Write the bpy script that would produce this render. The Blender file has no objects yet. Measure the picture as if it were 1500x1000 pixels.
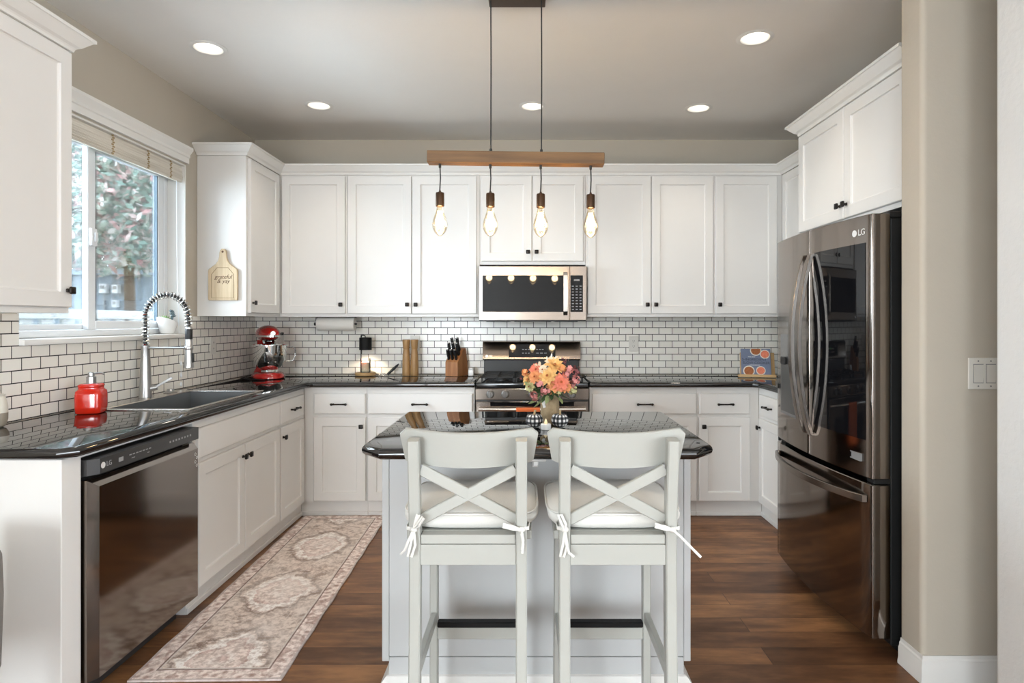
import bpy, bmesh, math, random
from mathutils import Vector, Matrix
from mathutils.geometry import tessellate_polygon
R = math.radians
random.seed(7)
SC = bpy.context.scene
COL = SC.collection
CAMY = -4.83                      # camera stands 4.83 m from the back wall (y = 0)

# ------------------------------------------------------------------ camera
cam = bpy.data.cameras.new('camera')
cam.sensor_width = 36.0
cam.lens = 22.03
cam.shift_x = -0.0147
cam.shift_y = -0.020
cam.clip_start = 0.05
cam.clip_end = 200
camo = bpy.data.objects.new('camera', cam)
COL.objects.link(camo)
camo.location = (0, CAMY, 1.3245)
camo.rotation_euler = (R(90), 0, 0)
SC.camera = camo

# ------------------------------------------------------------------ world, sky portal, added fill lamps, exposure
SC.view_settings.view_transform = 'Standard'
SC.view_settings.look = 'None'
SC.view_settings.exposure = 0.08
SC.view_settings.gamma = 1.0
SC.view_settings.use_curve_mapping = False
SC.cycles.caustics_reflective = False
SC.cycles.caustics_refractive = False
SC.cycles.sample_clamp_indirect = 5.0
w = bpy.data.worlds.new('overcast_sky')
SC.world = w
w.use_nodes = True
wb = w.node_tree.nodes['Background']
wb.inputs[0].default_value = (0.74, 0.88, 1.0, 1)
wb.inputs[1].default_value = 22.0


def area(name, loc, rot, sx, sy, power, col, portal=False):
    l = bpy.data.lights.new(name, 'AREA')
    l.shape = 'RECTANGLE'
    l.size, l.size_y, l.energy, l.color = sx, sy, power, col
    o = bpy.data.objects.new(name, l)
    COL.objects.link(o)
    o.location, o.rotation_euler = loc, rot
    if portal:
        l.cycles.is_portal = True
    return o


# sky portal in the sink window; the other area lamps are added fill
FILL_TINT = (0.84, 0.93, 1.0)
area('sink_window_portal', (-2.31, -1.61, 1.77), (0, R(-90), 0), 1.04, 1.28, 1, (1, 1, 1), portal=True)
area('under_sill_fill', (-2.95, -1.45, 0.62), (0, R(-140), 0), 1.0, 2.2, 150, (0.60, 0.80, 1.0))  # uplight added below the sill, out of view, to brighten the ceiling
area('left_wall_fill', (-2.03, -7.75, 1.25), (0, R(-90), 0), 2.1, 2.4, 185, FILL_TINT)  # unseen lamp added in front of the solid left wall
area('rear_wall_fill', (-1.575, -9.43, 1.40), (R(90), 0, 0), 0.95, 1.75, 172, FILL_TINT)  # added behind the camera to light camera-facing fronts
area('rear_right_fill', (2.95, -9.43, 1.40), (R(90), 0, 0), 2.4, 1.75, 40, FILL_TINT)  # second lamp added at the rear wall, out of view
area('side_wall_fill', (4.43, -6.75, 1.40), (0, R(90), 0), 1.9, 4.3, 250, FILL_TINT)  # added out of view to brighten the fronts along the left wall

# ------------------------------------------------------------------ node materials
def new_mat(name):
    m = bpy.data.materials.new(name)
    m.use_nodes = True
    nt = m.node_tree
    return m, nt, nt.nodes['Principled BSDF']


def N(nt, t, **kw):
    n = nt.nodes.new(t)
    for k, v in kw.items():
        setattr(n, k, v)
    return n


def math_n(nt, op, a, b=None, clamp=False):
    n = nt.nodes.new('ShaderNodeMath')
    n.operation = op
    n.use_clamp = clamp
    for i, v in enumerate((a, b)):
        if v is None:
            continue
        if isinstance(v, (int, float)):
            n.inputs[i].default_value = v
        else:
            nt.links.new(v, n.inputs[i])
    return n.outputs[0]


def mix_n(nt, fac, a, b, blend='MIX'):
    n = nt.nodes.new('ShaderNodeMix')
    n.data_type = 'RGBA'
    n.blend_type = blend
    for s, v in ((n.inputs[0], fac), (n.inputs[6], a), (n.inputs[7], b)):
        if isinstance(v, (int, float)):
            s.default_value = v
        elif isinstance(v, tuple):
            s.default_value = (*v[:3], 1)
        else:
            nt.links.new(v, s)
    return n.outputs[2]


def ramp_n(nt, fac, stops, interp='LINEAR'):
    n = nt.nodes.new('ShaderNodeValToRGB')
    n.color_ramp.interpolation = interp
    el = n.color_ramp.elements
    while len(el) < len(stops):
        el.new(0.5)
    for e, (p, c) in zip(el, stops):
        e.position = p
        e.color = (*c, 1) if len(c) == 3 else c
    nt.links.new(fac, n.inputs[0])
    return n.outputs[0]


def noise_n(nt, scale, vec=None, detail=3, rough=0.55, stretch=None):
    n = nt.nodes.new('ShaderNodeTexNoise')
    n.inputs['Scale'].default_value = scale
    n.inputs['Detail'].default_value = detail
    n.inputs['Roughness'].default_value = rough
    if vec is None:
        vec = nt.nodes.new('ShaderNodeTexCoord').outputs['Object']
    if stretch:
        mp = nt.nodes.new('ShaderNodeMapping')
        mp.inputs['Scale'].default_value = stretch
        nt.links.new(vec, mp.inputs[0])
        vec = mp.outputs[0]
    nt.links.new(vec, n.inputs['Vector'])
    return n.outputs[0]


def bump_n(nt, bs, height, strength, dist=0.01):
    b = nt.nodes.new('ShaderNodeBump')
    b.inputs['Strength'].default_value = strength
    b.inputs['Distance'].default_value = dist
    nt.links.new(height, b.inputs['Height'])
    nt.links.new(b.outputs[0], bs.inputs['Normal'])


def mat(name, col, rough=0.5, metal=0.0, var=0.04, scale=6, bump=0.0, bscale=80, stretch=None, coat=0.0,
        sheen=0.0, spec=None, ior=None, emit=None, estr=0.0, sss=0.0):
    m, nt, bs = new_mat(name)
    c0 = tuple(max(0, c * (1 - var)) for c in col)
    c1 = tuple(min(1, c * (1 + var)) for c in col)
    f = noise_n(nt, scale, stretch=stretch)
    nt.links.new(mix_n(nt, f, c0, c1), bs.inputs['Base Color'])
    bs.inputs['Roughness'].default_value = rough
    bs.inputs['Metallic'].default_value = metal
    bs.inputs['Coat Weight'].default_value = coat
    bs.inputs['Coat Roughness'].default_value = 0.05
    bs.inputs['Sheen Weight'].default_value = sheen
    if spec is not None:
        bs.inputs['Specular IOR Level'].default_value = spec
    if ior:
        bs.inputs['IOR'].default_value = ior
    if emit:
        bs.inputs['Emission Color'].default_value = (*emit, 1)
        bs.inputs['Emission Strength'].default_value = estr
    if sss:
        bs.inputs['Subsurface Weight'].default_value = sss
    if bump:
        bump_n(nt, bs, noise_n(nt, bscale, stretch=stretch), bump, 0.004)
    return m


def glass_mat(name, tint=(1, 1, 1), gloss=0.9):
    m, nt, bs = new_mat(name)
    nt.nodes.remove(bs)
    out = nt.nodes['Material Output']
    tr = N(nt, 'ShaderNodeBsdfTransparent')
    tr.inputs[0].default_value = (*tint, 1)
    gl = N(nt, 'ShaderNodeBsdfGlossy')
    gl.inputs['Roughness'].default_value = 0.02
    fr = N(nt, 'ShaderNodeLayerWeight')
    fr.inputs[0].default_value = 0.25
    f = math_n(nt, 'MULTIPLY', fr.outputs['Fresnel'], gloss)
    mx = N(nt, 'ShaderNodeMixShader')
    nt.links.new(f, mx.inputs[0])
    nt.links.new(tr.outputs[0], mx.inputs[1])
    nt.links.new(gl.outputs[0], mx.inputs[2])
    nt.links.new(mx.outputs[0], out.inputs[0])
    return m


def wood_mat(name, a, b, rough=0.45, stretch=(3, 40, 40), scale=1.0, bump=0.05):
    m, nt, bs = new_mat(name)
    f = noise_n(nt, scale, detail=5, rough=0.6, stretch=stretch)
    nt.links.new(ramp_n(nt, f, [(0.3, a), (0.7, b)]), bs.inputs['Base Color'])
    bs.inputs['Roughness'].default_value = rough
    bump_n(nt, bs, f, bump, 0.003)
    return m


def floor_mat():
    m, nt, bs = new_mat('hickory_planks')
    tc = N(nt, 'ShaderNodeTexCoord')
    br = N(nt, 'ShaderNodeTexBrick', offset=0.37, offset_frequency=2)
    nt.links.new(tc.outputs['Object'], br.inputs['Vector'])
    for k, v in (('Scale', 1.0), ('Mortar Size', 0.0012), ('Mortar Smooth', 0.3), ('Bias', 0.0), ('Brick Width', 0.95), ('Row Height', 0.127)):
        br.inputs[k].default_value = v
    br.inputs['Color1'].default_value = (0, 0, 0, 1)
    br.inputs['Color2'].default_value = (1, 1, 1, 1)
    br.inputs['Mortar'].default_value = (0.3, 0.3, 0.3, 1)
    off = N(nt, 'ShaderNodeVectorMath', operation='MULTIPLY_ADD')
    nt.links.new(br.outputs['Color'], off.inputs[0])
    off.inputs[1].default_value = (7, 13, 5)
    nt.links.new(tc.outputs['Object'], off.inputs[2])
    g = noise_n(nt, 1.0, vec=off.outputs[0], detail=6, rough=0.62, stretch=(3.2, 17, 10))
    big = noise_n(nt, 1.0, vec=off.outputs[0], detail=5, rough=0.65, stretch=(2.2, 5, 3))
    f = math_n(nt, 'ADD', math_n(nt, 'MULTIPLY', g, 0.50), math_n(nt, 'MULTIPLY', big, 0.50))
    f = math_n(nt, 'ADD', f, math_n(nt, 'MULTIPLY', math_n(nt, 'SUBTRACT', br.outputs['Color'], 0.5), 0.17))
    c = ramp_n(nt, f, [(0.27, (0.058, 0.026, 0.013)), (0.43, (0.130, 0.058, 0.027)), (0.53, (0.210, 0.098, 0.044)), (0.68, (0.38, 0.18, 0.074))])
    kn = noise_n(nt, 1.0, vec=off.outputs[0], detail=5, rough=0.7, stretch=(5, 16, 5))
    c = mix_n(nt, ramp_n(nt, kn, [(0.64, (0, 0, 0)), (0.76, (0.55, 0.55, 0.55))]), c, (0.03, 0.015, 0.009))
    c = mix_n(nt, br.outputs['Fac'], c, (0.02, 0.011, 0.007))
    nt.links.new(c, bs.inputs['Base Color'])
    bs.inputs['Roughness'].default_value = 0.38
    bs.inputs['Specular IOR Level'].default_value = 0.3
    h = math_n(nt, 'SUBTRACT', math_n(nt, 'MULTIPLY', g, 0.3), br.outputs['Fac'])
    bump_n(nt, bs, h, 0.35, 0.002)
    return m


def tile_mat(name, axis, phase):
    """small glazed subway tile laid in running bond with dark joints; axis = the wall's horizontal axis"""
    m, nt, bs = new_mat(name)
    tc = N(nt, 'ShaderNodeTexCoord')
    sp = N(nt, 'ShaderNodeSeparateXYZ')
    nt.links.new(tc.outputs['Object'], sp.inputs[0])
    cb = N(nt, 'ShaderNodeCombineXYZ')
    nt.links.new(math_n(nt, 'ADD', sp.outputs[axis], phase), cb.inputs[0])
    nt.links.new(math_n(nt, 'ADD', sp.outputs[2], -0.9175 + 0.0508 * 40), cb.inputs[1])
    br = N(nt, 'ShaderNodeTexBrick', offset=0.5, offset_frequency=2)
    nt.links.new(cb.outputs[0], br.inputs['Vector'])
    for k, v in (('Scale', 1.0), ('Mortar Size', 0.0022), ('Mortar Smooth', 0.05), ('Bias', 0.0), ('Brick Width', 0.1016), ('Row Height', 0.0508)):
        br.inputs[k].default_value = v
    br.inputs['Color1'].default_value = (0.86, 0.82, 0.745, 1)
    br.inputs['Color2'].default_value = (0.92, 0.885, 0.815, 1)
    br.inputs['Mortar'].default_value = (0.016, 0.013, 0.012, 1)
    nt.links.new(br.outputs['Color'], bs.inputs['Base Color'])
    nt.links.new(math_n(nt, 'ADD', math_n(nt, 'MULTIPLY', br.outputs['Fac'], 0.5), 0.22), bs.inputs['Roughness'])
    h = math_n(nt, 'SUBTRACT', math_n(nt, 'MULTIPLY', noise_n(nt, 14), 0.5), br.outputs['Fac'])
    bump_n(nt, bs, h, 0.4, 0.0015)
    return m


def rug_mat(wd, ln):
    m, nt, bs = new_mat('faded_persian_weave')
    tc = N(nt, 'ShaderNodeTexCoord')
    sp = N(nt, 'ShaderNodeSeparateXYZ')
    nt.links.new(tc.outputs['Object'], sp.inputs[0])
    X, Y = sp.outputs[0], sp.outputs[1]
    ax, ay = math_n(nt, 'ABSOLUTE', X), math_n(nt, 'ABSOLUTE', Y)
    e = math_n(nt, 'MINIMUM', math_n(nt, 'SUBTRACT', wd / 2, ax), math_n(nt, 'SUBTRACT', ln / 2, ay))
    n1 = noise_n(nt, 9, detail=6, rough=0.7)
    n2 = noise_n(nt, 42, detail=4, rough=0.7)
    n3 = noise_n(nt, 3.2, detail=3)
    # medallions repeating along the runner
    ym = math_n(nt, 'SUBTRACT', math_n(nt, 'PINGPONG', math_n(nt, 'ADD', Y, 0.22 + 3 * 0.62), 0.31), 0.0)
    q = math_n(nt, 'ADD', math_n(nt, 'DIVIDE', ax, 0.20), math_n(nt, 'DIVIDE', ym, 0.30))
    qr = math_n(nt, 'SQRT', math_n(nt, 'ADD', math_n(nt, 'POWER', math_n(nt, 'DIVIDE', ax, 0.21), 2.0), math_n(nt, 'POWER', math_n(nt, 'DIVIDE', ym, 0.26), 2.0)))
    q = math_n(nt, 'ADD', math_n(nt, 'MULTIPLY', q, 0.45), math_n(nt, 'MULTIPLY', qr, 0.55))
    q = math_n(nt, 'ADD', q, math_n(nt, 'MULTIPLY', math_n(nt, 'SUBTRACT', n1, 0.5), 0.95))
    cream, rose, brown, pale = (0.90, 0.82, 0.77), (0.68, 0.50, 0.45), (0.30, 0.215, 0.175), (0.95, 0.90, 0.86)
    field = ramp_n(nt, q, [(0.0, rose), (0.10, cream), (0.30, (0.86, 0.73, 0.67)), (0.46, (0.89, 0.78, 0.72)), (0.56, rose), (0.60, pale), (0.74, pale),
                           (0.80, (0.80, 0.68, 0.61)), (0.88, brown), (1.0, (0.76, 0.65, 0.58))])
    spk = ramp_n(nt, n2, [(0.38, (0.55, 0.46, 0.42)), (0.58, (1.12, 1.12, 1.12))])
    field = mix_n(nt, 0.8, field, spk, 'MULTIPLY')
    field = mix_n(nt, ramp_n(nt, n3, [(0.35, (0, 0, 0)), (0.7, (0.55, 0.55, 0.55))]), field, (0.90, 0.83, 0.78))
    pat = math_n(nt, 'MULTIPLY', ramp_n(nt, noise_n(nt, 11, detail=5, rough=0.7), [(0.53, (0, 0, 0)), (0.63, (0.75, 0.75, 0.75))]), math_n(nt, 'GREATER_THAN', q, 0.78))
    field = mix_n(nt, pat, field, (0.33, 0.24, 0.195))
    vor = N(nt, 'ShaderNodeTexVoronoi', feature='F1')
    vor.inputs['Scale'].default_value = 22
    nt.links.new(tc.outputs['Object'], vor.inputs['Vector'])
    bord = ramp_n(nt, vor.outputs['Distance'], [(0.15, (0.56, 0.41, 0.36)), (0.35, (0.86, 0.74, 0.69)), (0.6, (0.93, 0.83, 0.78)), (0.75, (0.66, 0.51, 0.46))])
    bord = mix_n(nt, 0.7, bord, spk, 'MULTIPLY')
    inb = math_n(nt, 'GREATER_THAN', e, 0.080)
    c = mix_n(nt, inb, bord, field)
    ln1 = math_n(nt, 'MULTIPLY', math_n(nt, 'GREATER_THAN', e, 0.066), math_n(nt, 'LESS_THAN', e, 0.073))
    c = mix_n(nt, math_n(nt, 'MULTIPLY', ln1, 0.8), c, (0.19, 0.12, 0.10))
    ln2 = math_n(nt, 'MULTIPLY', math_n(nt, 'GREATER_THAN', e, 0.073), math_n(nt, 'LESS_THAN', e, 0.080))
    c = mix_n(nt, math_n(nt, 'MULTIPLY', ln2, 0.8), c, (0.70, 0.64, 0.58))
    ln3 = math_n(nt, 'LESS_THAN', e, 0.010)
    c = mix_n(nt, math_n(nt, 'MULTIPLY', ln3, 0.7), c, (0.52, 0.44, 0.42))
    nt.links.new(c, bs.inputs['Base Color'])
    bs.inputs['Roughness'].default_value = 0.95
    bs.inputs['Specular IOR Level'].default_value = 0.1
    bump_n(nt, bs, noise_n(nt, 260, detail=2), 0.5, 0.003)
    return m


def gingham_mat():
    m, nt, bs = new_mat('black_white_gingham')
    tc = N(nt, 'ShaderNodeTexCoord')
    sp = N(nt, 'ShaderNodeSeparateXYZ')
    nt.links.new(tc.outputs['UV'], sp.inputs[0])
    a = math_n(nt, 'GREATER_THAN', math_n(nt, 'FRACT', math_n(nt, 'MULTIPLY', sp.outputs[0], 12)), 0.5)
    b = math_n(nt, 'GREATER_THAN', math_n(nt, 'FRACT', math_n(nt, 'MULTIPLY', sp.outputs[1], 4.5)), 0.5)
    f = math_n(nt, 'MULTIPLY', math_n(nt, 'ADD', a, b), 0.5)
    c = ramp_n(nt, f, [(0.0, (0.82, 0.80, 0.78)), (0.5, (0.10, 0.10, 0.105)), (1.0, (0.008, 0.008, 0.009))])
    nt.links.new(c, bs.inputs['Base Color'])
    bs.inputs['Roughness'].default_value = 0.8
    bump_n(nt, bs, noise_n(nt, 500), 0.2, 0.001)
    return m


def bark_leaf(name, cols, rough=0.6):
    """leaf material whose tint differs from leaf to leaf"""
    m, nt, bs = new_mat(name)
    g = N(nt, 'ShaderNodeNewGeometry')
    n = len(cols)
    c = ramp_n(nt, g.outputs['Random Per Island'], [(i / n, c) for i, c in enumerate(cols)], 'CONSTANT')
    nt.links.new(c, bs.inputs['Base Color'])
    bs.inputs['Roughness'].default_value = rough
    bs.inputs['Specular IOR Level'].default_value = 0.2
    return m


WHITE = mat('cabinet_white_paint', (0.77, 0.75, 0.72), 0.38, var=0.02, bump=0.03, bscale=30)
TRIMW = mat('trim_white_paint', (0.80, 0.785, 0.75), 0.38, var=0.02)
ISLE = mat('island_grey_white_paint', (0.52, 0.525, 0.52), 0.42, var=0.03)
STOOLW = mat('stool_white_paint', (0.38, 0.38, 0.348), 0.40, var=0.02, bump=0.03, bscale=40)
WALL = mat('greige_wall_paint', (0.48, 0.43, 0.355), 0.75, var=0.03, bump=0.16, bscale=55)
WALLN = mat('pale_orange_peel_paint', (0.66, 0.655, 0.64), 0.7, var=0.02, bump=0.35, bscale=45)
CEIL = mat('ceiling_paint', (0.80, 0.775, 0.735), 0.85, var=0.02, bump=0.15, bscale=30)
GRANITE = mat('polished_black_granite', (0.007, 0.007, 0.0075), 0.025, var=0.6, scale=160, ior=1.8)
BLKSTEEL = mat('black_stainless', (0.235, 0.205, 0.182), 0.10, 1.0, var=0.02, stretch=(2, 2, 120))
STEEL = mat('brushed_steel', (0.60, 0.57, 0.53), 0.26, 1.0, var=0.04, stretch=(3, 3, 200))
APPLSTEEL = mat('warm_brushed_steel', (0.33, 0.28, 0.24), 0.20, 1.0, var=0.05, stretch=(2, 2, 160))
CHROME = mat('polished_chrome', (0.80, 0.80, 0.79), 0.05, 1.0, var=0.01)
NICKEL = mat('brushed_nickel', (0.46, 0.455, 0.45), 0.30, 1.0, var=0.03)
BRONZE = mat('dark_bronze', (0.020, 0.016, 0.014), 0.35, 0.7, var=0.1)
BLACK = mat('black_plastic', (0.008, 0.008, 0.008), 0.45, var=0.1)
MATTBLK = mat('matt_black_metal', (0.005, 0.005, 0.005), 0.6, var=0.1, spec=0.25)
BLKGLASS = mat('black_glass', (0.005, 0.005, 0.006), 0.03, var=0.1, spec=0.3)
IRON = mat('cast_iron', (0.012, 0.012, 0.012), 0.55, var=0.2)
DKGREY = mat('dark_grey_enamel', (0.035, 0.034, 0.034), 0.3, var=0.05)
GREYPL = mat('grey_plastic', (0.22, 0.22, 0.22), 0.4)
REDGLZ = mat('red_glaze', (0.62, 0.022, 0.008), 0.16, var=0.06, coat=0.5)
REDENAM = mat('candy_red_enamel', (0.46, 0.010, 0.008), 0.12, var=0.04, coat=0.8)
COTTON = mat('white_cotton', (0.62, 0.605, 0.565), 0.9, var=0.03, bump=0.25, bscale=220, sheen=0.2)
PORC = mat('white_porcelain', (0.82, 0.81, 0.79), 0.2, var=0.02)
PLATEW = mat('ivory_switch_plastic', (0.72, 0.69, 0.63), 0.35, var=0.02)
SLOT = mat('socket_slot', (0.05, 0.045, 0.04), 0.6)
VINYL = mat('white_vinyl', (0.78, 0.80, 0.82), 0.35, var=0.02)
GASKET = mat('blue_grey_gasket', (0.10, 0.15, 0.19), 0.5)
GLASS = glass_mat('clear_glass')
BULBG = glass_mat('amber_bulb_glass', (1.0, 0.93, 0.80), 0.5)
BEAMW = wood_mat('honey_pine', (0.105, 0.048, 0.013), (0.22, 0.11, 0.035), 0.5)
SOCKET = mat('aged_bronze_socket', (0.085, 0.048, 0.028), 0.35, 0.8, var=0.2)
CUTW = wood_mat('pale_maple', (0.46, 0.33, 0.19), (0.66, 0.52, 0.34), 0.5, stretch=(30, 30, 2.5))
MILLW = wood_mat('acacia', (0.30, 0.155, 0.055), (0.52, 0.31, 0.13), 0.45, stretch=(30, 30, 3))
BLOCKW = wood_mat('cherry_block', (0.28, 0.105, 0.035), (0.45, 0.20, 0.075), 0.4, stretch=(30, 30, 3))
BAMBOO = wood_mat('bamboo_board', (0.50, 0.30, 0.12), (0.66, 0.44, 0.21), 0.45, stretch=(2, 30, 30))
REEDM = wood_mat('whitewashed_reed', (0.62, 0.57, 0.48), (0.86, 0.82, 0.74), 0.7, stretch=(2, 2, 60))
TWINE = mat('jute_twine', (0.36, 0.265, 0.155), 0.95, var=0.25, scale=120, bump=0.6, bscale=300)
BINDM = mat('tan_binding', (0.40, 0.29, 0.15), 0.85, var=0.2, scale=90)
SCRIPT = mat('burnt_lettering', (0.10, 0.045, 0.02), 0.8)
LOGOM = mat('silver_lettering', (0.85, 0.84, 0.82), 0.3, 0.2)
GREYTX = mat('dim_grey_lettering', (0.33, 0.33, 0.34), 0.5)
PAPER = mat('paper_towel', (0.83, 0.80, 0.74), 0.95, var=0.03, bump=0.3, bscale=150)
BULBFIL = mat('glowing_filament', (1, 0.8, 0.5), 0.5, emit=(1.0, 0.72, 0.36), estr=38)
LENS = mat('downlight_lens', (1, 1, 1), 0.5, emit=(1.0, 0.93, 0.80), estr=4.0)
GREENLED = mat('green_display', (0.1, 0.6, 0.2), 0.5, emit=(0.3, 1.0, 0.3), estr=1.2)
WAX = mat('ivory_wax', (0.80, 0.66, 0.46), 0.5, var=0.03, sss=0.3)
FLAME = mat('plastic_flame', (0.85, 0.70, 0.42), 0.4, emit=(1.0, 0.75, 0.4), estr=0.25)
ORANGE = mat('orange_terry', (0.72, 0.17, 0.05), 0.95, var=0.1, scale=60, bump=0.5, bscale=200)
CHAIRF = mat('grey_upholstery', (0.23, 0.215, 0.20), 0.95, var=0.08, scale=60, bump=0.3, bscale=200)
DARKWOOD = wood_mat('walnut_leg', (0.05, 0.026, 0.014), (0.11, 0.058, 0.03), 0.5)
BOOKBLUE = mat('slate_blue_cover', (0.155, 0.185, 0.27), 0.5, var=0.12, scale=20)
COVERTX = mat('dark_cover_lettering', (0.015, 0.02, 0.04), 0.5)
FOOD = mat('stew', (0.35, 0.11, 0.03), 0.5, var=0.7, scale=120)
SOUP = mat('tomato_soup', (0.72, 0.20, 0.11), 0.5, var=0.4, scale=120)
CLAY2 = mat('taupe_stoneware', (0.30, 0.255, 0.20), 0.5, var=0.1)
CREAMC = mat('cream_stoneware', (0.72, 0.67, 0.58), 0.45, var=0.05)
GREENP = mat('succulent_green', (0.22, 0.36, 0.12), 0.5, var=0.2, scale=40)
DGREEN = mat('dark_leaf_green', (0.045, 0.085, 0.03), 0.6, var=0.3, scale=40)
OLIVE = mat('olive_leaf', (0.25, 0.29, 0.12), 0.6, var=0.2, scale=40)
BLUEGR = mat('blue_grey_succulent', (0.10, 0.14, 0.15), 0.6, var=0.2, scale=40)
PET = {'orange': mat('orange_petal', (0.74, 0.29, 0.11), 0.7, var=0.15, scale=50),
       'coral': mat('coral_petal', (0.72, 0.20, 0.12), 0.7, var=0.15, scale=50),
       'yellow': mat('amber_petal', (0.74, 0.43, 0.15), 0.7, var=0.15, scale=50),
       'pink': mat('dusty_pink_petal', (0.62, 0.24, 0.22), 0.7, var=0.2, scale=50),
       'cream': mat('cream_petal', (0.80, 0.66, 0.48), 0.7, var=0.1, scale=50),
       'plum': mat('plum_sprig', (0.20, 0.055, 0.055), 0.7, var=0.3, scale=50),
       'green': mat('pale_green_berry', (0.45, 0.42, 0.20), 0.7, var=0.2, scale=50),
       'brown': mat('flower_eye', (0.30, 0.085, 0.025), 0.9, var=0.3, scale=80),
       'white': mat('white_sprig', (0.75, 0.72, 0.68), 0.7, var=0.1, scale=50)}
FLOORM = floor_mat()


# ------------------------------------------------------------------ geometry helpers
class MB:
    """collects shapes and links them as ONE mesh object"""

    def __init__(self):
        self.bm = bmesh.new()

    def _join(self, t, mtx=None):
        if mtx is not None:
            bmesh.ops.transform(t, matrix=mtx, verts=t.verts)
        me = bpy.data.meshes.new('t')
        t.to_mesh(me)
        t.free()
        self.bm.from_mesh(me)
        bpy.data.meshes.remove(me)
        return self

    def box(self, a, b, bev=0.0, seg=1, mtx=None):
        t = bmesh.new()
        bmesh.ops.create_cube(t, size=1)
        lo = [min(p, q) for p, q in zip(a, b)]
        hi = [max(p, q) for p, q in zip(a, b)]
        for v in t.verts:
            v.co = Vector([lo[i] + (v.co[i] + 0.5) * (hi[i] - lo[i]) for i in range(3)])
        if bev:
            bmesh.ops.bevel(t, geom=list(t.edges), offset=bev, segments=seg, profile=0.5, affect='EDGES')
        return self._join(t, mtx)

    def loops(self, loops, cap0=True, cap1=True, closed=False, mtx=None):
        t = bmesh.new()
        vs = [[t.verts.new(p) for p in lp] for lp in loops]
        n = len(loops[0])
        k = len(vs)
        for i in range(k if closed else k - 1):
            a, b = vs[i], vs[(i + 1) % k]
            for j in range(n):
                j2 = (j + 1) % n
                try:
                    t.faces.new((a[j], a[j2], b[j2], b[j]))
                except ValueError:
                    pass
        if not closed:
            if cap0:
                t.faces.new(vs[0][::-1])
            if cap1:
                t.faces.new(vs[-1])
        bmesh.ops.recalc_face_normals(t, faces=t.faces)
        return self._join(t, mtx)

    def strip(self, rows, mtx=None):
        """open sheet from rows of equally many points"""
        t = bmesh.new()
        vs = [[t.verts.new(p) for p in r] for r in rows]
        for a, b in zip(vs, vs[1:]):
            for j in range(len(a) - 1):
                t.faces.new((a[j], a[j + 1], b[j + 1], b[j]))
        return self._join(t, mtx)

    def lathe(self, prof, c=(0, 0, 0), seg=24, sx=1, sy=1, mtx=None, cap=True, closed=False):
        lp = []
        for r, z in prof:
            r = max(r, 1e-4)
            lp.append([(c[0] + r * sx * math.cos(2 * math.pi * i / seg), c[1] + r * sy * math.sin(2 * math.pi * i / seg), c[2] + z) for i in range(seg)])
        return self.loops(lp, cap, cap, closed, mtx=mtx)

    def cyl(self, p0, p1, r0, r1=None, seg=20):
        return self.tube([p0, p1], [r0, r0 if r1 is None else r1], seg)

    def tube(self, pts, r, seg=10, closed=False, caps=True, flat=None):
        pts = [Vector(p) for p in pts]
        n = len(pts)
        rs = r if isinstance(r, (list, tuple)) else [r] * n
        lp = []
        up = None
        for i, p in enumerate(pts):
            if closed:
                t = (pts[(i + 1) % n] - pts[i - 1])
            else:
                t = pts[min(i + 1, n - 1)] - pts[max(i - 1, 0)]
            t.normalize()
            if up is None:
                up = Vector((0, 0, 1)) if abs(t.z) < 0.9 else Vector((1, 0, 0))
                if flat is not None:
                    up = Vector(flat)
            s = t.cross(up)
            if s.length < 1e-6:
                s = t.orthogonal()
            s.normalize()
            u = s.cross(t).normalized()
            if flat is None:
                up = u
            lp.append([p + (s * math.cos(2 * math.pi * k / seg) + u * math.sin(2 * math.pi * k / seg)) * rs[i] for k in range(seg)])
        return self.loops(lp, caps, caps, closed)

    def bar(self, pts, wv, w, h, caps=True):
        """sweep a w x h rectangle along pts; wv = direction of the width (fixed)"""
        pts = [Vector(p) for p in pts]
        wv = Vector(wv).normalized()
        lp = []
        n = len(pts)
        for i, p in enumerate(pts):
            t = (pts[min(i + 1, n - 1)] - pts[max(i - 1, 0)]).normalized()
            s = (wv - t * wv.dot(t)).normalized()
            u = s.cross(t).normalized()
            b = min(w, h) * 0.12
            q = []
            for sx, sy in ((1, -1), (1, 1), (-1, 1), (-1, -1)):
                o1 = s * (sx * (w / 2 - b)) + u * (sy * h / 2)
                o2 = s * (sx * w / 2) + u * (sy * (h / 2 - b))
                q += ([o2, o1] if sx * sy > 0 else [o1, o2])
            lp.append([p + o for o in q])
        return self.loops(lp, caps, caps)

    def sphere(self, c, r, seg=16, rings=10, sc=(1, 1, 1), mtx=None):
        t = bmesh.new()
        bmesh.ops.create_uvsphere(t, u_segments=seg, v_segments=rings, radius=1)
        for v in t.verts:
            v.co = Vector([c[i] + v.co[i] * r * sc[i] for i in range(3)])
        return self._join(t, mtx)

    def extrude_poly(self, poly, fn, d0, d1, bev=0.0):
        """polygon in 2D placed by fn(a, b, depth), swept from d0 to d1 with an optional softened rim"""
        if not bev:
            return self.loops([[fn(a, b, d0) for a, b in poly], [fn(a, b, d1) for a, b in poly]])
        ins = offset_poly(poly, bev)
        s = 1 if d1 > d0 else -1
        return self.loops([[fn(a, b, d0) for a, b in ins], [fn(a, b, d0 + s * bev) for a, b in poly],
                           [fn(a, b, d1 - s * bev) for a, b in poly], [fn(a, b, d1) for a, b in ins]])

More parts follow.
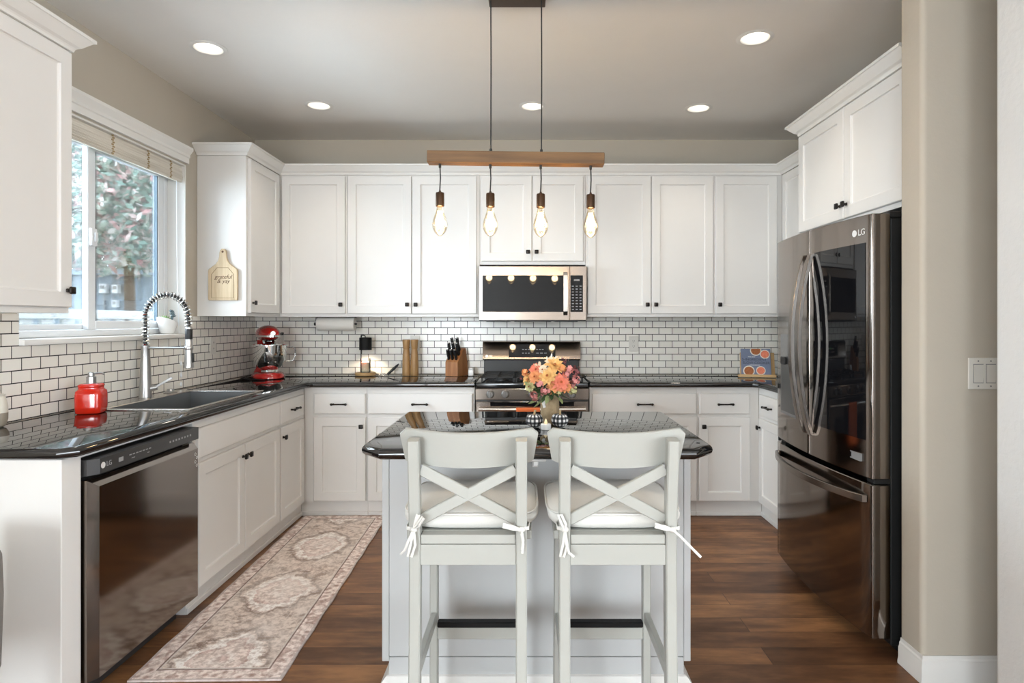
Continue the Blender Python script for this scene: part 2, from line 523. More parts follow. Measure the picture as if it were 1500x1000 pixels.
    def build(self, name, m, parent=None, loc=None, rot=None, ang=28, flat=False):
        me = bpy.data.meshes.new(name)
        bm = self.bm
        if not flat:
            lim = R(ang)
            for f in bm.faces:
                f.smooth = True
            for e in bm.edges:
                if len(e.link_faces) == 2:
                    e.smooth = e.calc_face_angle(0) < lim
        bm.to_mesh(me)
        bm.free()
        me.materials.append(m)
        o = bpy.data.objects.new(name, me)
        COL.objects.link(o)
        if parent:
            o.parent = parent
        if loc:
            o.location = loc
        if rot:
            o.rotation_euler = rot
        return o


def poly_area(p):
    return 0.5 * sum(p[i][0] * p[(i + 1) % len(p)][1] - p[(i + 1) % len(p)][0] * p[i][1] for i in range(len(p)))


def offset_poly(p, d):
    """move every side of the polygon inwards by d"""
    s = 1 if poly_area(p) > 0 else -1
    n = len(p)
    out = []
    for i in range(n):
        a, b, c = Vector(p[i - 1]), Vector(p[i]), Vector(p[(i + 1) % n])
        e1, e2 = (b - a).normalized(), (c - b).normalized()
        n1, n2 = Vector((-e1.y, e1.x)) * s, Vector((-e2.y, e2.x)) * s
        k = 1 + n1.dot(n2)
        m = (n1 + n2) / max(k, 0.2)
        out.append((b.x + m.x * d, b.y + m.y * d))
    return out


def slab(outer, holes, z0, z1, r, name, m, parent=None):
    """stone slab with round-nosed rim and holes"""
    if poly_area(outer) < 0:
        outer = outer[::-1]
    holes = [h if poly_area(h) < 0 else h[::-1] for h in holes]
    bm = bmesh.new()
    rim = []
    if r:
        for k in range(7):
            a = -math.pi / 2 + math.pi * k / 6
            zc = (z0 + z1) / 2
            rim.append((r * (1 - math.cos(a)), zc + (z1 - z0) / 2 * math.sin(a)))
    else:
        rim = [(0, z0), (0, z1)]
    rows = [[bm.verts.new((*q, z)) for q in (offset_poly(outer, d) if d else outer)] for d, z in rim]
    n = len(outer)
    for a, b in zip(rows, rows[1:]):
        for j in range(n):
            bm.faces.new((a[j], a[(j + 1) % n], b[(j + 1) % n], b[j]))
    hb = [[bm.verts.new((*q, z0)) for q in h] for h in holes]
    ht = [[bm.verts.new((*q, z1)) for q in h] for h in holes]
    for a, b in zip(hb, ht):
        for j in range(len(a)):
            bm.faces.new((a[j], a[(j + 1) % len(a)], b[(j + 1) % len(a)], b[j]))
    for ring, hs, z in ((rows[-1], ht, z1), (rows[0], hb, z0)):
        polys = [[v.co.copy() for v in ring]] + [[v.co.copy() for v in h] for h in hs]
        flat = list(ring) + [v for h in hs for v in h]
        for tri in tessellate_polygon(polys):
            try:
                bm.faces.new([flat[i] for i in tri])
            except ValueError:
                pass
    bmesh.ops.recalc_face_normals(bm, faces=bm.faces)
    b = MB()
    b.bm.free()
    b.bm = bm
    return b.build(name, m, parent, ang=35)


def sweep_trim(path, prof):
    """run a moulding profile (out, z) along a plan path; out points to the right of travel"""
    n = len(path)
    lp = []
    for i in range(n):
        p = Vector(path[i])
        e1 = (p - Vector(path[i - 1])).normalized() if i else None
        e2 = (Vector(path[i + 1]) - p).normalized() if i < n - 1 else None
        e1 = e1 or e2
        e2 = e2 or e1
        n1, n2 = Vector((e1.y, -e1.x)), Vector((e2.y, -e2.x))
        m = (n1 + n2) / max(1 + n1.dot(n2), 0.2)
        lp.append([(p.x + m.x * o, p.y + m.y * o, z) for o, z in prof])
    return MB().loops(lp)


def tag(o, label=None, cat=None, group=None, kind=None):
    for k, v in (('label', label), ('category', cat), ('group', group), ('kind', kind)):
        if v:
            o[k] = v
    return o


def thing(name, label, cat, loc=(0, 0, 0), rz=0, group=None):
    o = bpy.data.objects.new(name, None)
    COL.objects.link(o)
    o.empty_display_size = 0.05
    o.location = loc
    o.rotation_euler = (0, 0, R(rz))
    return tag(o, label, cat, group)


def struct(name, b, m, parent=None, **kw):
    o = b.build(name, m, parent, **kw)
    if not parent:
        o['kind'] = 'structure'
    return o


def dup(root, loc=None, rz=None, label=None):
    def cp(o, parent):
        c = o.copy()
        COL.objects.link(c)
        if parent:
            c.parent = parent
        for ch in [x for x in o.children]:
            cp(ch, c)
        return c
    r = cp(root, None)
    if loc is not None:
        r.location = loc
    if rz is not None:
        r.rotation_euler = (0, 0, R(rz))
    if label:
        r['label'] = label
    return r


def text_obj(name, s, size, m, parent, loc, rot, extrude=0.0006, align='CENTER', shear=0.0, sx=1.0):
    cu = bpy.data.curves.new('lettering', 'FONT')
    cu.body, cu.size, cu.extrude, cu.align_x, cu.align_y = s, size, extrude, align, 'CENTER'
    cu.shear = shear
    t = bpy.data.objects.new('lettering', cu)
    COL.objects.link(t)
    bpy.context.view_layer.update()
    me = bpy.data.meshes.new_from_object(t.evaluated_get(bpy.context.evaluated_depsgraph_get()))
    bpy.data.objects.remove(t)
    me.materials.clear()
    me.materials.append(m)
    o = bpy.data.objects.new(name, me)
    COL.objects.link(o)
    o.parent = parent
    o.location = loc
    o.rotation_euler = rot
    o.scale = (sx, 1, 1)
    return o


FRONT = (R(90), 0, 0)              # lettering that faces local -y


def rloop(x0, x1, z0, z1, ins, y):
    return [(x0 + ins, y, z0 + ins), (x1 - ins, y, z0 + ins), (x1 - ins, y, z1 - ins), (x0 + ins, y, z1 - ins)]


def rrect(x0, x1, z0, z1, r, k=5):
    p = []
    for cx, cz, a0 in ((x1 - r, z0 + r, -90), (x1 - r, z1 - r, 0), (x0 + r, z1 - r, 90), (x0 + r, z0 + r, 180)):
        for i in range(k + 1):
            a = R(a0 + 90 * i / k)
            p.append((cx + r * math.cos(a), cz + r * math.sin(a)))
    return p


# ------------------------------------------------------------------ room shell
XL, XR, ZC = -2.10, 2.15, 2.72
YB = -9.50                         # rear of the room behind the camera
DOWN = [(-1.629, 3.203), (-1.347, 4.054), (0.035, 4.067), (1.1226, 4.106), (1.123, 3.087)]
struct('floor', MB().box((-2.3, YB - 0.2, -0.08), (4.7, 0.2, 0)), FLOORM)
holes = []
for x, d in DOWN:
    holes.append([(x + 0.070 * math.cos(2 * math.pi * i / 28), d + CAMY + 0.070 * math.sin(2 * math.pi * i / 28)) for i in range(28)])
tag(slab([(-2.3, YB - 0.2), (4.7, YB - 0.2), (4.7, 0.2), (-2.3, 0.2)], holes, ZC, ZC + 0.12, 0, 'ceiling', CEIL), kind='structure')
struct('wall_back', MB().box((-2.3, 0, 0), (3.2, 0.2, ZC)), WALL)
WY0, WY1, WZ0, WZ1 = -2.25, -0.97, 1.235, 2.285
struct('wall_left', MB().box((-2.3, YB, 0), (XL, WY0, ZC)).box((-2.3, WY1, 0), (XL, 0, ZC))
       .box((-2.3, WY0, 0), (XL, WY1, WZ0)).box((-2.3, WY0, WZ1), (XL, WY1, ZC)), WALL)
struct('wall_right', MB().box((XR, -2.39, 0), (XR + 0.15, 0, ZC)), WALL)


def rounded_plan(pts, rad):
    out = []
    for (x, y), r in zip(pts, rad):
        out.append((x, y, r))
    res = []
    n = len(out)
    for i in range(n):
        p = Vector(out[i][:2])
        r = out[i][2]
        if not r:
            res.append(tuple(p))
            continue
        a = (Vector(out[i - 1][:2]) - p).normalized()
        b = (Vector(out[(i + 1) % n][:2]) - p).normalized()
        c = p + (a + b) * r
        for k in range(7):
            t = k / 6 * math.pi / 2
            res.append(tuple(c - b * r * math.cos(t) - a * r * math.sin(t)))
    return res


stub = rounded_plan([(1.45, -2.53), (3.2, -2.53), (3.2, -2.39), (1.45, -2.39)], (0.02, 0, 0, 0.02))
struct('wall_hall', MB().extrude_poly(stub, lambda a, b, d: (a, b, d), 0, ZC), WALL)
near = rounded_plan([(1.45, -3.60), (4.5, -3.60), (4.5, -2.884), (1.45, -2.884)], (0.02, 0, 0, 0.02))
struct('wall_near', MB().extrude_poly(near, lambda a, b, d: (a, b, d), 0, ZC), WALLN)
struct('wall_hall_end', MB().box((2.6, -2.884, 0), (2.75, -2.53, ZC)), WALL)
# adjoining room behind the camera
struct('wall_rear', MB().box((-2.3, YB - 0.2, 0), (4.7, YB, ZC)), WALLN)
struct('wall_side', MB().box((4.5, YB, 0), (4.7, -2.884, ZC)), WALLN)


def added_window(n, loc, rz, w, z0, z1):  # invented window out of view: opaque pane on solid wall behind a fill lamp
    t = bpy.data.objects.new('window_%d' % n, None)
    COL.objects.link(t)
    t.location, t.rotation_euler = loc, (0, 0, R(rz))
    t['kind'] = 'structure'
    f = MB()
    f.box((-w / 2 - 0.07, -0.03, z0 - 0.07), (-w / 2, -0.001, z1 + 0.07)).box((w / 2, -0.03, z0 - 0.07), (w / 2 + 0.07, -0.001, z1 + 0.07))
    f.box((-w / 2, -0.03, z1), (w / 2, -0.001, z1 + 0.07)).box((-w / 2, -0.03, z0 - 0.07), (w / 2, -0.001, z0))
    f.build('frame', TRIMW, t, flat=True)
    MB().box((-w / 2, -0.010, z0), (w / 2, -0.001, z1)).build('pane', VINYL, t, flat=True)


added_window(2, (XL, -7.75, 0), 90, 2.4, 0.20, 2.30)
added_window(3, (-1.575, YB, 0), 180, 0.95, 0.52, 2.28)
added_window(4, (2.95, YB, 0), 180, 2.4, 0.52, 2.28)
added_window(5, (4.5, -6.75, 0), -90, 4.3, 0.45, 2.35)
BASEP = [(0, 0), (0.016, 0), (0.016, 0.010), (0.013, 0.024), (0.013, 0.062), (0.009, 0.072), (0.009, 0.080), (0.005, 0.086), (0.004, 0.098), (0, 0.098)]
BASEP = [(o, z + 0.001) for o, z in BASEP]
struct('baseboard_hall', sweep_trim([(1.452, -2.40), (1.452, -2.532), (2.6, -2.532)][::-1], [(-o, z) for o, z in BASEP]), TRIMW)
struct('backsplash_back', MB().box((XL, -0.008, 0.9145), (XR, -0.0005, 1.353)), tile_mat('back_subway_tile', 0, 0.0525 + 10.16))
LT = MB().box((XL + 0.0005, -3.6, 0.9145), (XL + 0.008, WY0, 1.353)).box((XL + 0.0005, WY1, 0.9145), (XL + 0.008, -0.0085, 1.353))
LT.box((XL + 0.0005, WY0, 0.9145), (XL + 0.008, WY1, 1.222))
struct('backsplash_left', LT, tile_mat('left_subway_tile', 1, 0.052 + 10.16))
struct('backsplash_right', MB().box((XR - 0.008, -1.37, 0.9145), (XR - 0.0005, -0.0085, 1.353)), tile_mat('right_subway_tile', 1, 0.03 + 10.16))

# ------------------------------------------------------------------ window over the sink
win = bpy.data.objects.new('window_1', None)
COL.objects.link(win)
win.location = (-2.235, -1.61, WZ0)
win['kind'] = 'structure'
wy0, wy1, wh = WY0 + 1.61, WY1 + 1.61, WZ1 - WZ0
fr = MB()
for y0, y1 in ((wy0 + 0.001, wy0 + 0.040), (wy1 - 0.040, wy1 - 0.001)):
    fr.box((-0.045, y0, 0.013), (0.025, y1, wh - 0.001), 0.003)
fr.box((-0.045, wy0 + 0.001, 0.013), (0.025, wy1 - 0.001, 0.045), 0.003).box((-0.045, wy0 + 0.001, wh - 0.045), (0.025, wy1 - 0.001, wh - 0.001), 0.003)
fr.build('frame', VINYL, win)
jl = MB().box((0.026, wy1 - 0.010, 0.013), (0.134, wy1 - 0.0005, wh - 0.001)).box((0.026, wy0 + 0.0005, 0.013), (0.134, wy0 + 0.010, wh - 0.001)).box((0.026, wy0 + 0.010, wh - 0.010), (0.134, wy1 - 0.010, wh - 0.0005))
jl.build('skylit_return', TRIMW, win, flat=True)  # added white strips; the sky-lit look of the wall return is in their colour


def sash(name, y0, y1, x0, x1, wdt):
    z0, z1 = 0.046, wh - 0.046
    xs = ((x0, x1),)
    s = MB()
    s.box((x0, y0, z0), (x1, y0 + wdt, z1), 0.004).box((x0, y1 - wdt, z0), (x1, y1, z1), 0.004)
    s.box((x0, y0 + wdt, z0), (x1, y1 - wdt, z0 + wdt * 0.8), 0.004).box((x0, y0 + wdt, z1 - wdt * 0.8), (x1, y1 - wdt, z1), 0.004)
    so = s.build(name, VINYL, win)
    g = MB()
    xm = (x0 + x1) / 2
    for a, b, c, d in ((y0 + wdt - 0.001, y0 + wdt + 0.006, z0, z1), (y1 - wdt - 0.006, y1 - wdt + 0.001, z0, z1)):
        g.box((xm - 0.008, a, c + wdt * 0.8), (xm + 0.010, b, d - wdt * 0.8))
    g.build('gasket', GASKET, so)
    MB().box((xm - 0.002, y0 + wdt, z0 + wdt * 0.8), (xm + 0.002, y1 - wdt, z1 - wdt * 0.8)).build('pane', GLASS, so)
    return so


sash('fixed_sash', wy0 + 0.041, 0.06, -0.040, -0.012, 0.035)
sl = sash('sliding_sash', -0.06, wy1 - 0.041, -0.010, 0.022, 0.055)
MB().box((0.023, -0.058, 0.47), (0.040, -0.015, 0.56), 0.006, 2).box((0.040, -0.048, 0.49), (0.052, -0.026, 0.54), 0.005, 2).build('latch', VINYL, sl)
MB().box((-0.02, wy0 + 0.001, -0.013), (0.165, wy1 - 0.001, 0.012), 0.004, 2).build('sill', TRIMW, win)
HEADP = [(0, 2.292), (0.014, 2.292), (0.014, 2.325), (0.020, 2.33), (0.020, 2.345), (0.032, 2.362), (0.040, 2.372), (0.040, 2.388), (0.0, 2.388)]
struct('trim_1', sweep_trim([(XL + 0.001, WY0 - 0.03), (XL + 0.001, WY1 + 0.008)], HEADP), TRIMW)

bl = thing('bamboo_blind', 'rolled-up whitewashed bamboo blind at the top of the sink window', 'blind', (XL - 0.030, -1.61, 2.17))
st = MB()
for k in range(26):
    z = 0.004 + k * 0.0040
    bow = 0.010 * math.sin(k / 25 * math.pi) + (0.005 if k < 9 else 0)
    st.box((-0.012 + bow, wy0 + 0.012, z), (0.003 + bow + (k % 3) * 0.0012, wy1 - 0.012, z + 0.0034))
st.build('reed_slats', REEDM, bl)
MB().box((-0.030, wy0 + 0.008, 0.085), (-0.014, wy1 - 0.008, 0.113), 0.002).build('headrail', VINYL, bl)
for y in (-0.45, -0.02, 0.28, 0.50):
    b = MB()
    for k in range(9):
        z = 0.006 + k * 0.0115
        b.box((0.014, y - 0.010 + (k % 2) * 0.007, z), (0.0185, y + 0.004 + (k % 2) * 0.007, z + 0.008), 0.001)
    b.build('binding', BINDM, bl)
cd = MB().tube([(0.018, 0.555, 0.0), (0.02, 0.556, -0.45), (0.030, 0.56, -0.915), (0.042, 0.56, -1.00), (0.043, 0.56, -1.19)], 0.0016, 6)
for z in (-1.10, -1.17, -1.225):
    cd.lathe([(0.002, 0.012), (0.006, 0.004), (0.007, -0.008), (0.004, -0.014)], (0.043, 0.56, z), 10)
cd.build('pull_cord', VINYL, bl)


# ------------------------------------------------------------------ cabinets
KNOB = None


def knob(parent, x, y, z):
    """square-faced dark knob on a short neck, standing out from the door face at y"""
    b = MB()
    ring = lambda h, yy: [(x + h * a, yy, z + h * c) for a, c in rrect(-1, 1, -1, 1, 0.35, 3)]
    b.loops([ring(0.006, y + 0.001), ring(0.0075, y - 0.003), ring(0.005, y - 0.007), ring(0.005, y - 0.013), ring(0.0125, y - 0.017), ring(0.0145, y - 0.021),
             ring(0.0135, y - 0.0255), ring(0.008, y - 0.028)])
    return b.build('knob', BRONZE, parent)


def pull(parent, x, y, z, L=0.105):
    b = MB()
    for s in (-1, 1):
        b.cyl((x + s * L * 0.40, y + 0.001, z), (x + s * L * 0.40, y - 0.024, z), 0.0055, seg=12)
        b.sphere((x + s * L * 0.45, y - 0.027, z), 0.0085, 12, 8, (1.2, 1, 1))
    b.tube([(x - L / 2, y - 0.027, z), (x - L * 0.2, y - 0.029, z), (x + L * 0.2, y - 0.029, z), (x + L / 2, y - 0.027, z)], [0.006, 0.0048, 0.0048, 0.006], 10)
    return b.build('handle', BRONZE, parent)


T = 0.020


def shaker(parent, x0, x1, z0, z1, face, fw=0.058, m=None):
    b = MB()
    y0, y1 = face - 0.0005, face - T
    f = min(fw, (x1 - x0) * 0.28)
    L = [rloop(x0, x1, z0, z1, 0, y0), rloop(x0, x1, z0, z1, 0, y1 + 0.003), rloop(x0, x1, z0, z1, 0.003, y1),
         rloop(x0, x1, z0, z1, f, y1), rloop(x0, x1, z0, z1, f + 0.002, y1 + 0.008), rloop(x0, x1, z0, z1, f + 0.007, y1 + 0.0105)]
    return b.loops(L).build('door', m or WHITE, parent, flat=True)


def drawer(parent, x0, x1, z0, z1, face, name='drawer'):
    y0, y1 = face - 0.0005, face - T
    L = [rloop(x0, x1, z0, z1, 0, y0), rloop(x0, x1, z0, z1, 0, y1 + 0.006), rloop(x0, x1, z0, z1, 0.003, y1 + 0.002), rloop(x0, x1, z0, z1, 0.008, y1)]
    return MB().loops(L).build(name, WHITE, parent, flat=True)


def upper(label, loc, rz, w, depth, h, doors, name='wall_cabinet', group='white upper cabinets'):
    """doors: (x0, x1, z0, z1, knob 'l' / 'r' / None)"""
    t = thing(name, label, 'cabinet', loc, rz, group)
    c = MB().box((0.0005, -depth, 0.022), (w - 0.0005, 0, h))
    c.box((0.0005, -depth, 0), (0.018, 0, 0.022)).box((w - 0.018, -depth, 0), (w - 0.0005, 0, 0.022)).box((0.018, -depth, 0), (w - 0.018, -depth + 0.018, 0.022))
    c.build('carcass', WHITE, t, flat=True)
    for x0, x1, z0, z1, k in doors:
        d = shaker(t, x0, x1, z0, z1, -depth)
        if k:
            knob(d, x0 + 0.027 if k == 'l' else x1 - 0.027, -depth - T, z0 + 0.065)
    return t


def base(label, loc, rz, w, depth, fronts, name='base_cabinet', group='white base cabinets', toe=(0, 0), sink=False):
    """fronts: ('door', x0, x1, knob side) or ('drawer', x0, x1, with handle)"""
    t = thing(name, label, 'cabinet', loc, rz, group)
    if sink:      # open box that takes the basin
        c = MB().box((0.0005, -depth, 0.105), (w - 0.0005, -depth + 0.02, 0.876)).box((0.0005, -0.012, 0.105), (w - 0.0005, 0, 0.876))
        c.box((0.0005, -depth + 0.02, 0.105), (0.018, -0.012, 0.876)).box((w - 0.018, -depth + 0.02, 0.105), (w - 0.0005, -0.012, 0.876))
        c.box((0.018, -depth + 0.02, 0.105), (w - 0.018, -0.012, 0.123)).build('carcass', WHITE, t, flat=True)
    else:
        MB().box((0.0005, -depth, 0.105), (w - 0.0005, 0, 0.876)).build('carcass', WHITE, t, flat=True)
    k = MB().box((toe[0], -depth + 0.030, 0.001), (w - toe[1], -depth + 0.060, 0.105))
    k.box((toe[0], -depth + 0.020, 0.001), (w - toe[1], -depth + 0.031, 0.030), 0.003)
    k.box((0.001, -depth + 0.060, 0.001), (w - 0.001, -0.02, 0.030))
    k.build('toe_kick', WHITE, t, flat=True)
    for f in fronts:
        if f[0] == 'door':
            d = shaker(t, f[1], f[2], 0.113, 0.676, -depth)
            if f[3]:
                knob(d, f[1] + 0.027 if f[3] == 'l' else f[2] - 0.027, -depth - T, 0.676 - 0.060)
        else:
            d = drawer(t, f[1], f[2], 0.697, 0.836, -depth, 'drawer' if f[3] else 'false_front')
            if f[3]:
                pull(d, (f[1] + f[2]) / 2, -depth - T, 0.766)
    return t


UZ, UH, UD = 1.355, 1.02, 0.31
DZ0, DZ1 = 0.022, 1.008
# back wall uppers
upper('white upper cabinet with one door, in the corner beside the paper towels', (-1.785, -0.002, UZ), 0, 0.488, UD, UH, [(0.022, 0.478, DZ0, DZ1, 'r')])
upper('white double-door upper cabinet between the corner door and the microwave', (-1.296, -0.002, UZ), 0, 0.955, UD, UH,
      [(0.008, 0.465, DZ0, DZ1, 'r'), (0.472, 0.934, DZ0, DZ1, 'l')])
upper('short white double-door cabinet directly above the microwave', (-0.340, -0.002, 1.730), 0, 0.760, UD, UH - 0.375,
      [(0.014, 0.374, 0.024, 0.633, 'r'), (0.381, 0.744, 0.024, 0.633, 'l')])
upper('white double-door upper cabinet beside the microwave, above the wall outlet', (0.421, -0.002, UZ), 0, 0.922, UD, UH,
      [(0.014, 0.468, DZ0, DZ1, 'r'), (0.475, 0.917, DZ0, DZ1, 'l')])
upper('white upper cabinet with one door, above the cookbook stand', (1.344, -0.002, UZ), 0, 0.4935, UD, UH, [(0.009, 0.452, DZ0, DZ1, 'l')])
# left wall uppers
upper('white corner upper cabinet with the wooden board hung on its side', (XL + 0.002, -0.845, UZ), 90, 0.842, UD, UH,
      [(0.028, 0.492, DZ0, DZ1, 'l')])
upper('white upper cabinet beside the window, above the end of the sink counter', (XL + 0.002, -3.30, UZ), 90, 0.915, UD, UH,
      [(0.012, 0.452, DZ0, DZ1, 'r'), (0.459, 0.906, DZ0, DZ1, 'r')])
# right wall uppers
upper('narrow strip of white upper cabinet tucked between corner and fridge cabinet', (XR - 0.002, -0.315, UZ), -90, 0.945, UD, UH,
      [(0.045, 0.47, DZ0, DZ1, 'r'), (0.477, 0.90, DZ0, DZ1, 'l')])
upper('white double-door cabinet above the refrigerator', (XR - 0.002, -1.262, 1.80), -90, 1.05, 0.59, 0.575,
      [(0.014, 0.518, 0.022, 0.563, 'r'), (0.525, 1.036, 0.022, 0.563, 'l')])
CROWN = [(0.001, 2.376), (0.010, 2.376), (0.013, 2.386), (0.017, 2.391), (0.028, 2.398), (0.052, 2.424), (0.058, 2.430), (0.064, 2.431), (0.064, 2.443), (0.001, 2.443)]
struct('trim_2', sweep_trim([(XL + 0.003, -0.846), (-1.786, -0.846), (-1.786, -0.312), (1.836, -0.312), (1.836, -1.262), (1.557, -1.262), (1.557, -2.312)], CROWN), TRIMW, flat=True)
struct('trim_3', sweep_trim([(-1.786, -3.30), (-1.786, -2.384), (XL + 0.003, -2.384)][::-1], [(-o, z) for o, z in CROWN]), TRIMW, flat=True)

# base cabinets
FB = 0.59
base('white base cabinet of one drawer and one door in the corner by the runner', (-1.5065, -0.002, 0), 0, 0.4245, FB,
     [('drawer', 0.069, 0.419, True), ('door', 0.069, 0.419, 'r')], toe=(-0.03, 0))
base('wide white base cabinet under the knife block, beside the stove', (-1.081, -0.002, 0), 0, 0.727, FB,
     [('drawer', 0.008, 0.715, True), ('door', 0.008, 0.358, 'r'), ('door', 0.365, 0.715, 'l')])
base('wide white base cabinet under the wall outlet, beside the stove', (0.422, -0.002, 0), 0, 0.727, FB,
     [('drawer', 0.016, 0.722, True), ('door', 0.016, 0.365, 'r'), ('door', 0.372, 0.722, 'l')])
base('white base cabinet of one drawer and one door, by the fridge corner', (1.150, -0.002, 0), 0, 0.4165, FB,
     [('drawer', 0.010, 0.352, True), ('door', 0.010, 0.352, 'l')], toe=(0, -0.03))
base('white base cabinet partly hidden behind the refrigerator', (XR - 0.002, -0.594, 0), -90, 0.80, FB - 0.01,
     [('drawer', 0.045, 0.415, True), ('door', 0.045, 0.415, 'l'), ('drawer', 0.422, 0.79, True), ('door', 0.422, 0.79, 'l')], toe=(-0.032, 0))
base('white sink base cabinet with a plain false front over two doors', (XL + 0.002, -2.008, 0), 90, 0.964, FB,
     [('drawer', 0.022, 0.954, False), ('door', 0.022, 0.484, 'r'), ('door', 0.490, 0.954, 'l')], sink=True)
base('narrow white base cabinet between the sink base and the corner', (XL + 0.002, -1.043, 0), 90, 0.447, FB,
     [('drawer', 0.008, 0.402, True), ('door', 0.008, 0.402, 'l')], toe=(0, -0.034))
ep = thing('cabinet_end_panel', 'white panel closing the end of the sink counter beside the dishwasher', 'cabinet panel', (XL + 0.002, -2.804, 0), 90)
MB().box((0, -0.592, 0.001), (0.090, -0.003, 0.876), 0.002).build('panel', WHITE, ep, flat=True)
MB().box((0.0905, -0.590, 0.863), (0.794, -0.560, 0.876), 0.001).build('filler_rail', WHITE, ep, flat=True)

# ------------------------------------------------------------------ worktops
SY0, SY1 = -1.964, -1.154          # sink
bas = [(-1.955, SY0 + 0.035), (-1.570, SY0 + 0.035), (-1.570, SY1 - 0.035), (-1.955, SY1 - 0.035)]
cut = [(-1.965, SY0 + 0.025), (-1.560, SY0 + 0.025), (-1.560, SY1 - 0.025), (-1.965, SY1 - 0.025)]
FE = -1.462
o = slab([(XL + 0.009, -2.826), (FE - 0.045, -2.826), (FE, -2.781), (FE, -0.67), (FE + 0.03, -0.640), (-0.350, -0.640), (-0.350, -0.009), (XL + 0.009, -0.009)],
         [cut], 0.878, 0.914, 0.017, 'countertop', GRANITE)
tag(o, 'polished black granite counter running from the sink to the stove', 'countertop')
o = slab([(0.418, -0.009), (0.418, -0.640), (1.505, -0.640), (1.535, -0.67), (1.535, -1.375), (XR - 0.009, -1.375), (XR - 0.009, -0.009)], [], 0.878, 0.914, 0.017, 'countertop', GRANITE)
tag(o, 'polished black granite counter with the cookbook stand, beside the refrigerator', 'countertop')

# sink (metal deck with a square basin)
sk = thing('sink', 'square stainless steel sink with a faucet deck, set in black granite', 'sink', (-1.81, (SY0 + SY1) / 2, 0.914))
hx0, hx1, hy = -2.075 + 1.81, -1.545 + 1.81, (SY1 - SY0) / 2
bx0, bx1, by = -1.955 + 1.81, -1.570 + 1.81, hy - 0.035
RL = lambda x0, x1, yy, z: [(x0, -yy, z), (x1, -yy, z), (x1, yy, z), (x0, yy, z)]
MB().loops([RL(hx0, hx1, hy, 0.0005), RL(hx0, hx1, hy, 0.004), RL(hx0 + 0.003, hx1 - 0.003, hy - 0.003, 0.0055), RL(bx0 - 0.004, bx1 + 0.004, by + 0.004, 0.0055),
            RL(bx0, bx1, by, 0.002)], False, False).build('deck', STEEL, sk, flat=True)
BASIN = mat('basin_steel', (0.20, 0.21, 0.22), 0.40, 0.6, var=0.05, stretch=(3, 200, 3))
MB().loops([RL(bx0, bx1, by, 0.0021), RL(bx0, bx1, by, -0.18), RL(bx0 + 0.02, bx1 - 0.02, by - 0.02, -0.20)], False, True).build('basin', BASIN, sk, flat=True)
MB().lathe([(0.001, -0.1985), (0.045, -0.1985), (0.047, -0.196), (0.036, -0.195), (0.034, -0.1975)], (0.02, 0, 0), 24).build('drain', CHROME, sk)

# ------------------------------------------------------------------ faucet
fc = thing('faucet', 'tall brushed steel spring faucet with pull-down spray head at the sink', 'faucet', (-2.022, -1.51, 0.920))
MB().lathe([(0.032, 0), (0.0325, 0.004), (0.029, 0.02), (0.0255, 0.15), (0.0205, 0.262), (0.0215, 0.266), (0.0215, 0.272), (0.016, 0.276)], seg=28).build('body', NICKEL, fc)
arc = []
Rx = 0.113
for k in range(13):
    arc.append(Vector((0, 0, 0.27 + 0.16 * k / 12)))
for k in range(1, 25):
    a = math.pi - math.pi * k / 24
    arc.append(Vector((Rx + Rx * math.cos(a), 0, 0.43 + Rx * math.sin(a))))
for k in range(1, 4):
    arc.append(Vector((2 * Rx + 0.004 * k / 3, 0, 0.43 - 0.055 * k / 3)))
MB().tube(arc, 0.0085, 10).build('hose', BLACK, fc)
cum = [0.0]
for a, b in zip(arc, arc[1:]):
    cum.append(cum[-1] + (b - a).length)
hel = []
turns = 32
for k in range(turns * 10 + 1):
    s = cum[-1] * k / (turns * 10)
    i = max(j for j in range(len(cum)) if cum[j] <= s + 1e-9)
    i = min(i, len(arc) - 2)
    t = (s - cum[i]) / (cum[i + 1] - cum[i])
    p = arc[i].lerp(arc[i + 1], t)
    tg = (arc[i + 1] - arc[i]).normalized()
    nn = Vector((0, 1, 0))
    bb = tg.cross(nn)
    a = 2 * math.pi * turns * k / (turns * 10)
    hel.append(p + (nn * math.cos(a) + bb * math.sin(a)) * 0.0165)
MB().tube(hel, 0.0030, 6).build('spring', CHROME, fc)
sh = MB().lathe([(0.014, 0.375), (0.017, 0.37), (0.017, 0.30), (0.0185, 0.29), (0.0205, 0.20), (0.0245, 0.165), (0.025, 0.158), (0.020, 0.155)], (0.230, 0, 0), 24).build('spray_head', NICKEL, fc)
MB().box((0.2485, -0.008, 0.185), (0.2565, 0.008, 0.235), 0.003, 2).build('button', BLACK, sh)
MB().lathe([(0.0176, 0.362), (0.0182, 0.36), (0.0182, 0.31), (0.0176, 0.308)], (0.230, 0, 0), 20).build('grip', BLACK, sh)
MB().cyl((0.015, 0, 0.262), (0.214, 0, 0.262), 0.006, seg=14).lathe([(0.0205, 0.252), (0.022, 0.255), (0.022, 0.270), (0.0205, 0.273)], (0.230, 0, 0), 22).build('support_arm', NICKEL, fc)
MB().tube([(0.012, 0.006, 0.045), (0.050, 0.024, 0.052)], [0.018, 0.015], 16).bar([(0.045, 0.022, 0.056), (0.070, 0.034, 0.072), (0.112, 0.052, 0.100)], (0, 0, 1), 0.012, 0.015).build('lever', NICKEL, fc)
hc = MB().lathe([(0.001, 0), (0.034, 0), (0.036, 0.003), (0.020, 0.009), (0.018, 0.020), (0.0, 0.022)], (0, 0, 0), 24)
tag(hc.build('sink_hole_cover', NICKEL, loc=(-2.02, -1.28, 0.9198)), 'small round metal cap on the sink deck behind the faucet', 'sink cap')

